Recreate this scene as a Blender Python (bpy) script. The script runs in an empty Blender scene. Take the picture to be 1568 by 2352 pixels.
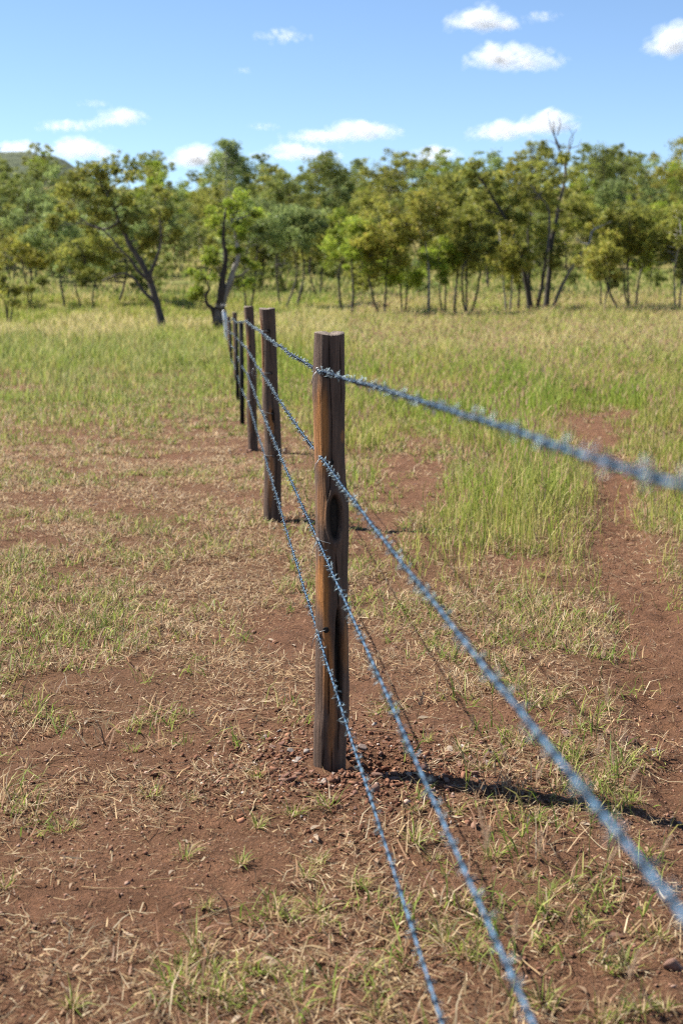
import bpy, math, random
import numpy as np
from mathutils import Vector
R = math.radians
random.seed(7)
rng = np.random.default_rng(11)
S = bpy.context.scene
col = S.collection

# ------------------------------------------------------------------ camera, sky, sun, exposure
CAM_Z, PITCH, FPX = 1.46, R(8.55), 50 / 36 * 2352.0     # photograph measured on a 1568 x 2352 grid
cam = bpy.data.cameras.new('camera')
cam.sensor_fit = 'VERTICAL'; cam.sensor_height = 36; cam.lens = 50
cam.clip_start = 0.05; cam.clip_end = 30000
cam.dof.use_dof = True; cam.dof.focus_distance = 5.1; cam.dof.aperture_fstop = 4.0
cam.dof.aperture_blades = 9
co = bpy.data.objects.new('camera', cam); col.objects.link(co)
co.location = (0, 0, CAM_Z); co.rotation_euler = (R(90) - PITCH, 0, 0)
S.camera = co

SUN_EL = R(48.5)
SUN_AZ = math.atan2(-0.93, 0.37)                         # from +Y towards +X
sdir = Vector((math.sin(SUN_AZ) * math.cos(SUN_EL), math.cos(SUN_AZ) * math.cos(SUN_EL), math.sin(SUN_EL)))
w = bpy.data.worlds.new('World'); S.world = w; w.use_nodes = True
nt = w.node_tree
sky = nt.nodes.new('ShaderNodeTexSky'); sky.sky_type = 'NISHITA'; sky.sun_disc = False
sky.sun_elevation = SUN_EL; sky.sun_rotation = SUN_AZ % (2 * math.pi)
sky.air_density = 0.75; sky.dust_density = 0.0; sky.ozone_density = 1.2; sky.altitude = 300
bg = nt.nodes['Background']; bg.inputs['Strength'].default_value = 0.064
grade = nt.nodes.new('ShaderNodeMix'); grade.data_type = 'RGBA'; grade.blend_type = 'MULTIPLY'; grade.inputs[0].default_value = 1
grade.inputs[7].default_value = (0.94, 1.02, 1.10, 1)
nt.links.new(sky.outputs[0], grade.inputs[6]); nt.links.new(grade.outputs[2], bg.inputs[0])
sl = bpy.data.lights.new('sun', 'SUN'); sl.energy = 5.0; sl.angle = R(0.53); sl.color = (1.0, 0.95, 0.86)
so = bpy.data.objects.new('sun', sl); col.objects.link(so)
so.rotation_euler = sdir.to_track_quat('Z', 'Y').to_euler()
S.view_settings.view_transform = 'Standard'; S.view_settings.look = 'None'
S.view_settings.exposure = 1.35; S.view_settings.gamma = 1.0
S.render.engine = 'CYCLES'
S.cycles.use_adaptive_sampling = False; S.cycles.max_bounces = 9; S.cycles.diffuse_bounces = 7; S.cycles.glossy_bounces = 3
S.cycles.transparent_max_bounces = 96; S.cycles.transmission_bounces = 7
S.cycles.caustics_reflective = False; S.cycles.caustics_refractive = False
S.cycles.filter_width = 1.15; S.cycles.use_denoising = False

# ------------------------------------------------------------------ geometry of the view: measured point -> place
cp, sp_ = math.cos(PITCH), math.sin(PITCH)
def ray(X, Y):
    u = (X - 784) / FPX; v = (Y - 1176) / FPX
    return np.array([u, cp - v * sp_, -sp_ - v * cp])
def at_depth(X, Y, d):                                   # the point d metres in front
    r = ray(X, Y); return np.array([0, 0, CAM_Z]) + r * (d / r[1])
def on_ground(X, Y, z=0.0):
    r = ray(X, Y); return np.array([0, 0, CAM_Z]) + r * ((z - CAM_Z) / r[2])
def project(P):
    P = np.asarray(P, float)
    y = P[..., 1]; z = P[..., 2] - CAM_Z
    f = np.maximum(y * cp - z * sp_, 0.05); up = y * sp_ + z * cp
    return 784 + FPX * P[..., 0] / f, 1176 - FPX * up / f

# ------------------------------------------------------------------ noise
_perm = np.random.default_rng(5).random((256, 256))
def vnoise(x, y, s=0):
    x = np.asarray(x, float) + s * 17.31; y = np.asarray(y, float) + s * 9.17
    xi = np.floor(x).astype(int); yi = np.floor(y).astype(int)
    fx = x - xi; fy = y - yi
    fx = fx * fx * (3 - 2 * fx); fy = fy * fy * (3 - 2 * fy)
    g = lambda a, b: _perm[a & 255, b & 255]
    return (g(xi, yi) * (1 - fx) + g(xi + 1, yi) * fx) * (1 - fy) + (g(xi, yi + 1) * (1 - fx) + g(xi + 1, yi + 1) * fx) * fy
def fbm(x, y, s=0, o=4):
    v = 0; a = 0.5; n = 0
    for k in range(o):
        v = v + a * vnoise(x * 2 ** k, y * 2 ** k, s + k * 3); n += a; a *= 0.55
    return v / n
def sstep(a, b, x):
    t = np.clip((x - a) / (b - a), 0, 1); return t * t * (3 - 2 * t)

# ------------------------------------------------------------------ mesh building
def raw_mesh(name, V, quads=None, tris=None, mats=(), cols=None, smooth=False, mi=None):
    V = np.ascontiguousarray(V, dtype=np.float32)
    quads = np.zeros((0, 4), np.int32) if quads is None else np.asarray(quads, np.int32).reshape(-1, 4)
    tris = np.zeros((0, 3), np.int32) if tris is None else np.asarray(tris, np.int32).reshape(-1, 3)
    me = bpy.data.meshes.new(name)
    me.vertices.add(len(V)); me.vertices.foreach_set('co', V.ravel())
    nl = quads.size + tris.size
    me.loops.add(nl); me.loops.foreach_set('vertex_index', np.concatenate([quads.ravel(), tris.ravel()]).astype(np.int32))
    npoly = len(quads) + len(tris)
    me.polygons.add(npoly)
    ls = np.concatenate([np.arange(len(quads)) * 4, quads.size + np.arange(len(tris)) * 3]).astype(np.int32)
    me.polygons.foreach_set('loop_start', ls)
    if smooth: me.polygons.foreach_set('use_smooth', np.ones(npoly, bool))
    for m in mats: me.materials.append(m)
    if mi is not None: me.polygons.foreach_set('material_index', np.asarray(mi, np.int32))
    if cols is not None:
        a = me.attributes.new('tint', 'FLOAT_COLOR', 'POINT')
        c = np.ones((len(V), 4), np.float32); c[:, :cols.shape[1]] = cols
        a.data.foreach_set('color', c.ravel())
    me.update(calc_edges=True)
    return me
def link(name, me, parent=None, loc=None):
    o = bpy.data.objects.new(name, me); col.objects.link(o)
    if parent is not None: o.parent = parent
    if loc is not None: o.location = loc
    return o
def tag(o, label=None, cat=None, group=None, kind=None):
    if label: o['label'] = label
    if cat: o['category'] = cat
    if group: o['group'] = group
    if kind: o['kind'] = kind
    return o
class MB:
    def __init__(s): s.V = []; s.Q = []; s.T = []; s.C = []; s.n = 0
    def add(s, V, Q=None, T=None, c=None):
        V = np.asarray(V, float).reshape(-1, 3)
        if Q is not None and len(Q): s.Q.append(np.asarray(Q).reshape(-1, 4) + s.n)
        if T is not None and len(T): s.T.append(np.asarray(T).reshape(-1, 3) + s.n)
        s.V.append(V); s.n += len(V)
        cc = np.ones((len(V), 3)); 
        if c is not None: cc[:] = c
        s.C.append(cc)
    def mesh(s, name, mat, smooth=True):
        return raw_mesh(name, np.concatenate(s.V), np.concatenate(s.Q) if s.Q else None, np.concatenate(s.T) if s.T else None, [mat], np.concatenate(s.C), smooth)
    def tube(s, P, r, n=6, c=None, cap=True):
        P = np.asarray(P, float); m = len(P); r = np.broadcast_to(np.asarray(r, float), (m,))
        t = np.gradient(P, axis=0); t /= np.linalg.norm(t, axis=1)[:, None] + 1e-12
        ref = np.array([0, 0, 1.0]) if abs(t[:, 2]).mean() < 0.8 else np.array([1.0, 0, 0])
        a = np.cross(t, ref); a /= np.linalg.norm(a, axis=1)[:, None] + 1e-12
        b = np.cross(t, a)
        th = np.arange(n) * 2 * math.pi / n
        V = (P[:, None, :] + r[:, None, None] * (np.cos(th)[None, :, None] * a[:, None, :] + np.sin(th)[None, :, None] * b[:, None, :])).reshape(-1, 3)
        i = np.arange(m - 1)[:, None] * n; j = np.arange(n)[None, :]; j2 = (j + 1) % n
        Q = np.stack([i + j, i + j2, i + n + j2, i + n + j], -1).reshape(-1, 4)
        T = None
        if cap:
            V = np.vstack([V, P[:1], P[-1:]]); k = m * n
            jj = np.arange(n)
            T = np.vstack([np.stack([np.full(n, k), (jj + 1) % n, jj], 1), np.stack([np.full(n, k + 1), (m - 1) * n + jj, (m - 1) * n + (jj + 1) % n], 1)])
        s.add(V, Q, T, c)
    def box(s, x0, x1, y0, y1, z0, z1, c=None):
        V = [(x, y, z) for z in (z0, z1) for y in (y0, y1) for x in (x0, x1)]
        s.add(V, [(0, 2, 3, 1), (4, 5, 7, 6), (0, 1, 5, 4), (2, 6, 7, 3), (0, 4, 6, 2), (1, 3, 7, 5)], None, c)

# ------------------------------------------------------------------ materials
def mat(name):
    m = bpy.data.materials.new(name); m.use_nodes = True
    return m, m.node_tree, m.node_tree.nodes['Principled BSDF']
def N(nt, t, **k):
    n = nt.nodes.new(t)
    for a, v in k.items():
        if a in n.inputs: n.inputs[a].default_value = v
        else: setattr(n, a, v)
    return n
def mixc(nt, fac, a, b, mode='MIX'):
    n = nt.nodes.new('ShaderNodeMix'); n.data_type = 'RGBA'; n.blend_type = mode
    for idx, v in ((0, fac), (6, a), (7, b)):
        if hasattr(v, 'is_linked'): nt.links.new(v, n.inputs[idx])
        else: n.inputs[idx].default_value = v if idx == 0 else (*v, 1)
    return n.outputs[2]
def ramp(nt, src, pts):
    n = nt.nodes.new('ShaderNodeValToRGB'); e = n.color_ramp.elements
    for i, (p, c) in enumerate(pts):
        q = e[i] if i < 2 else e.new(p)
        q.position = p; q.color = (*c, 1) if len(c) == 3 else c
    nt.links.new(src, n.inputs[0]); return n.outputs[0]
def noise(nt, scale, detail=4, rough=0.6, vec=None):
    n = N(nt, 'ShaderNodeTexNoise', Scale=scale, Detail=detail, Roughness=rough)
    if vec is not None: nt.links.new(vec, n.inputs['Vector'])
    return n.outputs['Fac']
def coords(nt, scale=(1, 1, 1), kind='Object'):
    t = nt.nodes.new('ShaderNodeTexCoord'); mp = nt.nodes.new('ShaderNodeMapping')
    mp.inputs['Scale'].default_value = scale; nt.links.new(t.outputs[kind], mp.inputs[0]); return mp.outputs[0]
def tint_attr(nt):
    a = nt.nodes.new('ShaderNodeAttribute'); a.attribute_name = 'tint'; return a.outputs['Color']
def bump(nt, b, h, strength, dist):
    n = N(nt, 'ShaderNodeBump', Strength=strength, Distance=dist); nt.links.new(h, n.inputs['Height']); nt.links.new(n.outputs[0], b.inputs['Normal'])
G3 = lambda v: (v, v, v)

def leafy(name, transl, rough=0.55):
    m = bpy.data.materials.new(name); m.use_nodes = True; t = m.node_tree
    b = t.nodes['Principled BSDF']; out = t.nodes['Material Output']
    c = tint_attr(t)
    t.links.new(c, b.inputs['Base Color']); b.inputs['Roughness'].default_value = rough
    b.inputs['Specular IOR Level'].default_value = 0.18
    tr = t.nodes.new('ShaderNodeBsdfTranslucent'); t.links.new(c, tr.inputs[0])
    mx = t.nodes.new('ShaderNodeMixShader'); mx.inputs[0].default_value = transl
    t.links.new(b.outputs[0], mx.inputs[1]); t.links.new(tr.outputs[0], mx.inputs[2]); t.links.new(mx.outputs[0], out.inputs[0])
    return m
M_grass = leafy('grass_blade', 0.45)
M_leaf = leafy('eucalypt_leaf', 0.48, 0.5)

M_bark, t, b = mat('bark')
c = coords(t, (1, 1, 0.25)); n1 = noise(t, 9, 6, 0.7, c)
t.links.new(mixc(t, 1.0, tint_attr(t), ramp(t, n1, [(0.3, G3(0.45)), (0.7, G3(1.35))]), 'MULTIPLY'), b.inputs['Base Color'])
b.inputs['Roughness'].default_value = 0.9; bump(t, b, n1, 0.8, 0.05)

M_wood, t, b = mat('weathered_post_wood')
c = coords(t, (1, 1, 0.05)); n1 = noise(t, 160, 5, 0.7, c); c2 = coords(t, (1, 1, 0.14)); n2 = noise(t, 30, 5, 0.65, c2)
x1 = mixc(t, 1.0, tint_attr(t), ramp(t, n1, [(0.28, G3(0.62)), (0.72, G3(1.3))]), 'MULTIPLY')
x2 = mixc(t, 1.0, x1, ramp(t, n2, [(0.3, G3(0.6)), (0.7, G3(1.3))]), 'MULTIPLY')
t.links.new(x2, b.inputs['Base Color']); b.inputs['Roughness'].default_value = 0.75
b.inputs['Specular IOR Level'].default_value = 0.3
ad = N(t, 'ShaderNodeMath', operation='ADD'); t.links.new(n1, ad.inputs[0]); t.links.new(n2, ad.inputs[1]); bump(t, b, ad.outputs[0], 0.8, 0.010)

M_hollow, t, b = mat('dark_knot_hollow')  # near-black mottled colour for the hollow faces
n1 = noise(t, 70, 5, 0.7, coords(t))
t.links.new(ramp(t, n1, [(0.35, (0.006, 0.005, 0.004)), (0.8, (0.05, 0.035, 0.025))]), b.inputs['Base Color'])
b.inputs['Roughness'].default_value = 0.95; bump(t, b, n1, 0.9, 0.01)
M_hole_shade, t, b = mat('painted_hole_shade'); b.inputs['Base Color'].default_value = (0.006, 0.005, 0.004, 1); b.inputs['Roughness'].default_value = 1  # near-black disc colour, painted in for the shade inside a hole

M_wire, t, b = mat('blue_coated_wire')
n1 = noise(t, 45, 3, 0.6, coords(t))
t.links.new(ramp(t, n1, [(0.3, (0.09, 0.175, 0.27)), (0.7, (0.15, 0.275, 0.41))]), b.inputs['Base Color'])
b.inputs['Metallic'].default_value = 0.45; b.inputs['Roughness'].default_value = 0.4
M_barb, t, b = mat('galvanised_barb_wire')
n1 = noise(t, 60, 3, 0.6, coords(t))
t.links.new(mixc(t, 1.0, tint_attr(t), ramp(t, n1, [(0.3, G3(0.7)), (0.7, G3(1.2))]), 'MULTIPLY'), b.inputs['Base Color'])
b.inputs['Metallic'].default_value = 0.6; b.inputs['Roughness'].default_value = 0.5
M_tie, t, b = mat('galvanised_tie_wire')
b.inputs['Base Color'].default_value = (0.24, 0.245, 0.25, 1); b.inputs['Metallic'].default_value = 0.6; b.inputs['Roughness'].default_value = 0.5
M_picket, t, b = mat('black_bitumen_picket')
n1 = noise(t, 40, 4, 0.6, coords(t))
t.links.new(ramp(t, n1, [(0.3, (0.012, 0.012, 0.012)), (0.8, (0.04, 0.037, 0.033))]), b.inputs['Base Color']); b.inputs['Roughness'].default_value = 0.9; b.inputs['Specular IOR Level'].default_value = 0.15
M_strainer, t, b = mat('galvanised_strainer')
n1 = noise(t, 12, 4, 0.6, coords(t))
t.links.new(ramp(t, n1, [(0.3, (0.4, 0.42, 0.44)), (0.8, (0.68, 0.7, 0.7))]), b.inputs['Base Color']); b.inputs['Metallic'].default_value = 0.6; b.inputs['Roughness'].default_value = 0.45

M_stone, t, b = mat('field_stone')
oi = t.nodes.new('ShaderNodeObjectInfo')
n1 = noise(t, 22, 6, 0.7, coords(t))
base = ramp(t, oi.outputs['Random'], [(0.0, (0.15, 0.068, 0.045)), (0.4, (0.27, 0.13, 0.085)), (0.7, (0.22, 0.125, 0.088)), (0.92, (0.30, 0.25, 0.215))])
t.links.new(mixc(t, 1.0, base, ramp(t, n1, [(0.3, G3(0.6)), (0.7, G3(1.3))]), 'MULTIPLY'), b.inputs['Base Color'])
b.inputs['Roughness'].default_value = 0.9; bump(t, b, n1, 0.6, 0.01)
M_clod, t, b = mat('soil_clod'); t.links.new(tint_attr(t), b.inputs['Base Color']); b.inputs['Roughness'].default_value = 1.0
b.inputs['Specular IOR Level'].default_value = 0.1

M_ground, t, b = mat('red_soil_paddock')
c = coords(t)
nA = noise(t, 0.7, 5, 0.6, c); nB = noise(t, 9, 6, 0.7, c); nC = noise(t, 70, 5, 0.75, c); nD = noise(t, 0.05, 5, 0.6, c); nE = noise(t, 0.3, 5, 0.65, c)
soil = mixc(t, nA, (0.132, 0.063, 0.035), (0.235, 0.124, 0.072))
soil = mixc(t, 1.0, soil, ramp(t, nB, [(0.3, G3(0.72)), (0.7, G3(1.25))]), 'MULTIPLY')
soil = mixc(t, 1.0, soil, ramp(t, nC, [(0.3, G3(0.68)), (0.7, G3(1.25))]), 'MULTIPLY')
nF = noise(t, 260, 4, 0.8, c); soil = mixc(t, 1.0, soil, ramp(t, nF, [(0.3, G3(0.6)), (0.72, G3(1.4))]), 'MULTIPLY')
veg = ramp(t, nE, [(0.35, (0.165, 0.088, 0.048)), (0.5, (0.155, 0.084, 0.047)), (0.65, (0.20, 0.110, 0.062))])
far = ramp(t, nD, [(0.35, (0.13, 0.145, 0.038)), (0.55, (0.20, 0.165, 0.06)), (0.7, (0.10, 0.12, 0.03))])
sep = t.nodes.new('ShaderNodeSeparateColor'); t.links.new(tint_attr(t), sep.inputs[0])
x = mixc(t, sep.outputs[0], soil, veg); x = mixc(t, sep.outputs[1], x, far)
t.links.new(x, b.inputs['Base Color']); b.inputs['Roughness'].default_value = 1.0; b.inputs['Specular IOR Level'].default_value = 0.1
ad = N(t, 'ShaderNodeMath', operation='ADD'); t.links.new(nB, ad.inputs[0]); t.links.new(nC, ad.inputs[1])
bump(t, b, ad.outputs[0], 1.0, 0.03)

M_hill, t, b = mat('distant_wooded_hill')
n1 = noise(t, 0.06, 5, 0.7, coords(t))
t.links.new(ramp(t, n1, [(0.35, (0.035, 0.05, 0.025)), (0.65, (0.085, 0.10, 0.045))]), b.inputs['Base Color']); b.inputs['Roughness'].default_value = 1
bump(t, b, n1, 1.0, 8.0)

M_cloud = bpy.data.materials.new('cloud_vapour'); M_cloud.use_nodes = True; t = M_cloud.node_tree
b = t.nodes['Principled BSDF']; t.nodes.remove(b)
df = N(t, 'ShaderNodeBsdfDiffuse'); df.inputs[0].default_value = (0.98, 0.98, 0.99, 1)
tl = N(t, 'ShaderNodeBsdfTranslucent'); tl.inputs[0].default_value = (0.98, 0.98, 0.99, 1)
m1 = t.nodes.new('ShaderNodeMixShader'); m1.inputs[0].default_value = 0.62; t.links.new(df.outputs[0], m1.inputs[1]); t.links.new(tl.outputs[0], m1.inputs[2])
tp = N(t, 'ShaderNodeBsdfTransparent'); m2 = t.nodes.new('ShaderNodeMixShader'); m2.inputs[0].default_value = 0.030
t.links.new(tp.outputs[0], m2.inputs[1]); t.links.new(m1.outputs[0], m2.inputs[2]); t.links.new(m2.outputs[0], t.nodes['Material Output'].inputs[0])

# ------------------------------------------------------------------ lie of the land
PROF_R = [0, 60, 78, 95, 120, 150, 200, 250, 320, 400, 450, 520, 700, 1500, 6000]
PROF_Z = [0, 0, 0.15, 0.7, 2.0, 3.6, 6.2, 9.5, 17.5, 28, 33, 34.5, 31, 12, 0]
POST_BASES = [on_ground(762, 1773), on_ground(627, 1203), on_ground(582, 1040)]
MOUNDS = [(POST_BASES[0] + [0.05, 0.03, 0], 0.36, 0.024), (POST_BASES[1] + [0.16, 0.03, 0], 0.35, 0.025), (POST_BASES[2] + [0.12, 0, 0], 0.3, 0.02)]
def px_flat(x, y):
    return project(np.stack([x, np.maximum(y, 0.4), np.zeros_like(x)], -1))
PATH_Y = [800, 830, 870, 920, 960, 1010, 1120, 1250, 1400, 1550, 1750, 2100, 2600]
PATH_X = [1195, 1205, 1225, 1275, 1325, 1362, 1408, 1425, 1470, 1545, 1640, 1820, 2050]
PATH_W = [5, 8, 14, 24, 42, 62, 40, 62, 84, 135, 185, 260, 350]
def path_mask(x, y):
    X, Y = px_flat(x, y)
    cx = np.interp(Y, PATH_Y, PATH_X); wd = np.interp(Y, PATH_Y, PATH_W) * (0.45 + 1.1 * fbm(x * 2.2, y * 1.4, 31, 4)); cx = cx + wd * 0.9 * (fbm(x * 1.5, y * 1.1, 33, 3) - 0.5)
    m = 1 - sstep(0.55, 1.35, np.abs(X - cx) / wd)
    m = m * sstep(0.12, 0.42, fbm(x * 2.6, y * 1.6, 35, 4) + 0.03 + 0.24 * sstep(1150, 1500, Y))
    return m * sstep(860, 990, Y) * (y > 0.3)
BARE = [(958, 1100, 95, 110), (862, 1232, 115, 58), (655, 1450, 110, 75), (1190, 1300, 100, 30), (700, 1180, 90, 28), (560, 1150, 60, 14), (400, 1050, 70, 10), (1180, 965, 60, 8), (1420, 960, 60, 20), (850, 1690, 170, 70), (1100, 1650, 130, 40)]
def bare_mask(x, y):
    X, Y = px_flat(x, y); m = np.zeros_like(X)
    wob = 0.7 + 0.6 * fbm(x * 4, y * 3, 41, 3)
    for a, bb, c_, d in BARE:
        m = np.maximum(m, 1 - sstep(0.25, 1.4, np.hypot((X - a) / c_, (Y - bb) / d) / wob))
    return m
def H(x, y):
    x = np.asarray(x, float); y = np.asarray(y, float)
    r = np.hypot(x, y)
    z = np.interp(r, PROF_R, PROF_Z) * (y > 0)
    z = z + sstep(140, 260, r) * (fbm(x / 90, y / 90, 3, 3) - 0.5) * 9 * (1 - sstep(900, 2500, r))
    z = z + sstep(200, 420, y) * sstep(10, 90, x) * 3.0
    z = z - 1.1 * np.exp(-((y - 96 - x * 0.05) / 4.0) ** 2) * (1 - sstep(-9, -3, x)) 
    near = 1 - sstep(40, 80, r)
    z = z + near * ((fbm(x * 0.7, y * 0.7, 1, 3) - 0.5) * 0.05 + (fbm(x * 5, y * 5, 2, 4) - 0.5) * 0.022)
    nn = r < 16
    if np.any(nn):
        fine = np.zeros_like(z); xs, ys = x[nn], y[nn]
        v = (fbm(xs * 22, ys * 22, 8, 3) - 0.5)
        pm = path_mask(xs, ys)
        fine[nn] = v * 0.026 * (1 + 0.8 * pm) - pm * 0.03 + pm * (vnoise(xs * 9, ys * 9, 77) - 0.5) * 0.02
        z = z + fine
        for (p, rad, h) in MOUNDS:
            dd = np.hypot(x - p[0], y - p[1])
            z = z + h * np.exp(-(dd / rad) ** 2) * (1 + 0.8 * (fbm(x * 14, y * 14, 12, 3) - 0.5))
        p = POST_BASES[0]
        z = z - 0.075 * np.exp(-(((x - p[0] - 0.13) / 0.09) ** 2 + ((y - p[1] - 0.02) / 0.07) ** 2))
    return z
# cover of the paddock: rows run from far to near, columns from left to right
GX = [-200, 0, 200, 400, 600, 800, 1000, 1200, 1400, 1568, 1800]
GY = [700, 760, 850, 950, 1050, 1150, 1250, 1350, 1450, 1550, 1650, 1750, 1850, 1950, 2050, 2150, 2250, 2352, 2600]
def tab(s): return np.array([[int(ch) for ch in row] for row in s.split()], float) / 9
C_STRAW = tab('33333333333 33333333333 33333333333 44444433333 66666524244 77777534244 77777445333 77777556322 88885577522 88875477522 66765345422 66543323322 66544434433 55444444433 54444445433 54445555433 55566666544 55666776544 55666776544')
C_GREEN = tab('77777777777 77777777777 77777777777 66655677577 55444558477 55444568477 54445478355 55667677433 44556466511 44433366500 33221123300 22111012300 22100012310 11001012210 00011122210 00011122110 00122122110 00132121220 00132121220')
C_TALL = tab('99999999999 77766899999 55554688799 22222568388 11111338166 00000138144 00000146233 00000034111 00000000000 00000000000 00000000000 00000000000 00000000000 00000000000 00000000000 00000000000 00000000000 00000000000 00000000000')
def lookup(T, x, y):
    X, Y = px_flat(x, y)
    X = X + 260 * (fbm(x * 0.9 + 5, y * 0.5, 101, 3) - 0.5); Y = Y + np.clip((Y - 690) * 0.5, 10, 170) * (fbm(x * 0.8, y * 0.35 + 7, 103, 4) - 0.5) * 2
    u = np.clip(np.interp(X, GX, np.arange(len(GX))), 0, len(GX) - 1.001); v = np.clip(np.interp(Y, GY, np.arange(len(GY))), 0, len(GY) - 1.001)
    i = v.astype(int); j = u.astype(int); a = v - i; bq = u - j
    return (T[i, j] * (1 - a) * (1 - bq) + T[i + 1, j] * a * (1 - bq) + T[i, j + 1] * (1 - a) * bq + T[i + 1, j + 1] * a * bq)

def build_ground():
    ys = [-6.0]
    while ys[-1] < 2900:
        y = ys[-1]
        ys.append(y + (0.25 if y < 1.4 else max(0.016, 0.0055 * y) if y < 12 else 0.012 * y if y < 600 else 0.05 * y))
    ys = np.array(ys)
    nc = 441; tt = np.linspace(-1, 1, nc); tt = 0.55 * tt + 0.45 * tt ** 5
    half = np.where(ys < 600, 3.2 + np.maximum(ys, 0) * 0.62, 3.2 + 600 * 0.62 + (ys - 600) * 1.4)
    x = tt[None, :] * half[:, None]; y = np.broadcast_to(ys[:, None], x.shape)
    z = H(x, y)
    cover = np.clip(lookup(C_STRAW, x, y) * 0.6 + lookup(C_GREEN, x, y) * 0.7 + lookup(C_TALL, x, y), 0, 1) * (1 - path_mask(x, y)) * (1 - 0.8 * bare_mask(x, y))
    cover = np.where(y < 1.5, 0.2, cover) * (0.55 + 0.75 * fbm(x * 2.5, y * 2.5, 55, 3))
    veg = sstep(0.12, 1.0, cover); farm = sstep(40, 95, np.hypot(x, y))
    V = np.stack([x, y, z], -1).reshape(-1, 3)
    nr = len(ys); i = np.arange(nr - 1)[:, None] * nc; j = np.arange(nc - 1)[None, :]
    Q = np.stack([i + j, i + j + 1, i + nc + j + 1, i + nc + j], -1).reshape(-1, 4)
    C = np.stack([veg, farm, 0 * veg], -1).reshape(-1, 3)
    o = link('ground', raw_mesh('ground', V, Q, None, [M_ground], C, True)); tag(o, kind='structure')
build_ground()

def build_hill():
    xs = np.linspace(-1500, 1500, 240); ys = np.linspace(1300, 2300, 60)
    x, y = np.meshgrid(xs, ys)
    ridge = np.interp(xs, [-1500, -420, -340, -250, -150, 0, 400, 1500], [182, 182, 176, 125, 95, 80, 80, 110])
    prof = np.exp(-((y - 1750) / 260.0) ** 2)
    z = ridge[None, :] * prof * (0.94 + 0.12 * fbm(x / 130, y / 130, 9, 3)) - 12 + 7 * fbm(x / 14, y / 14, 19, 2)
    nr, nc = x.shape; i = np.arange(nr - 1)[:, None] * nc; j = np.arange(nc - 1)[None, :]
    Q = np.stack([i + j, i + j + 1, i + nc + j + 1, i + nc + j], -1).reshape(-1, 4)
    tag(link('hill', raw_mesh('hill', np.stack([x, y, z], -1).reshape(-1, 3), Q, None, [M_hill], None, True)), kind='structure')
build_hill()

# ------------------------------------------------------------------ the fence
fence = tag(link('barbed_wire_fence', None, None, (0, 0, 0)), 'four strand blue barbed wire fence on rough timber posts crossing the paddock', 'fence')

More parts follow.
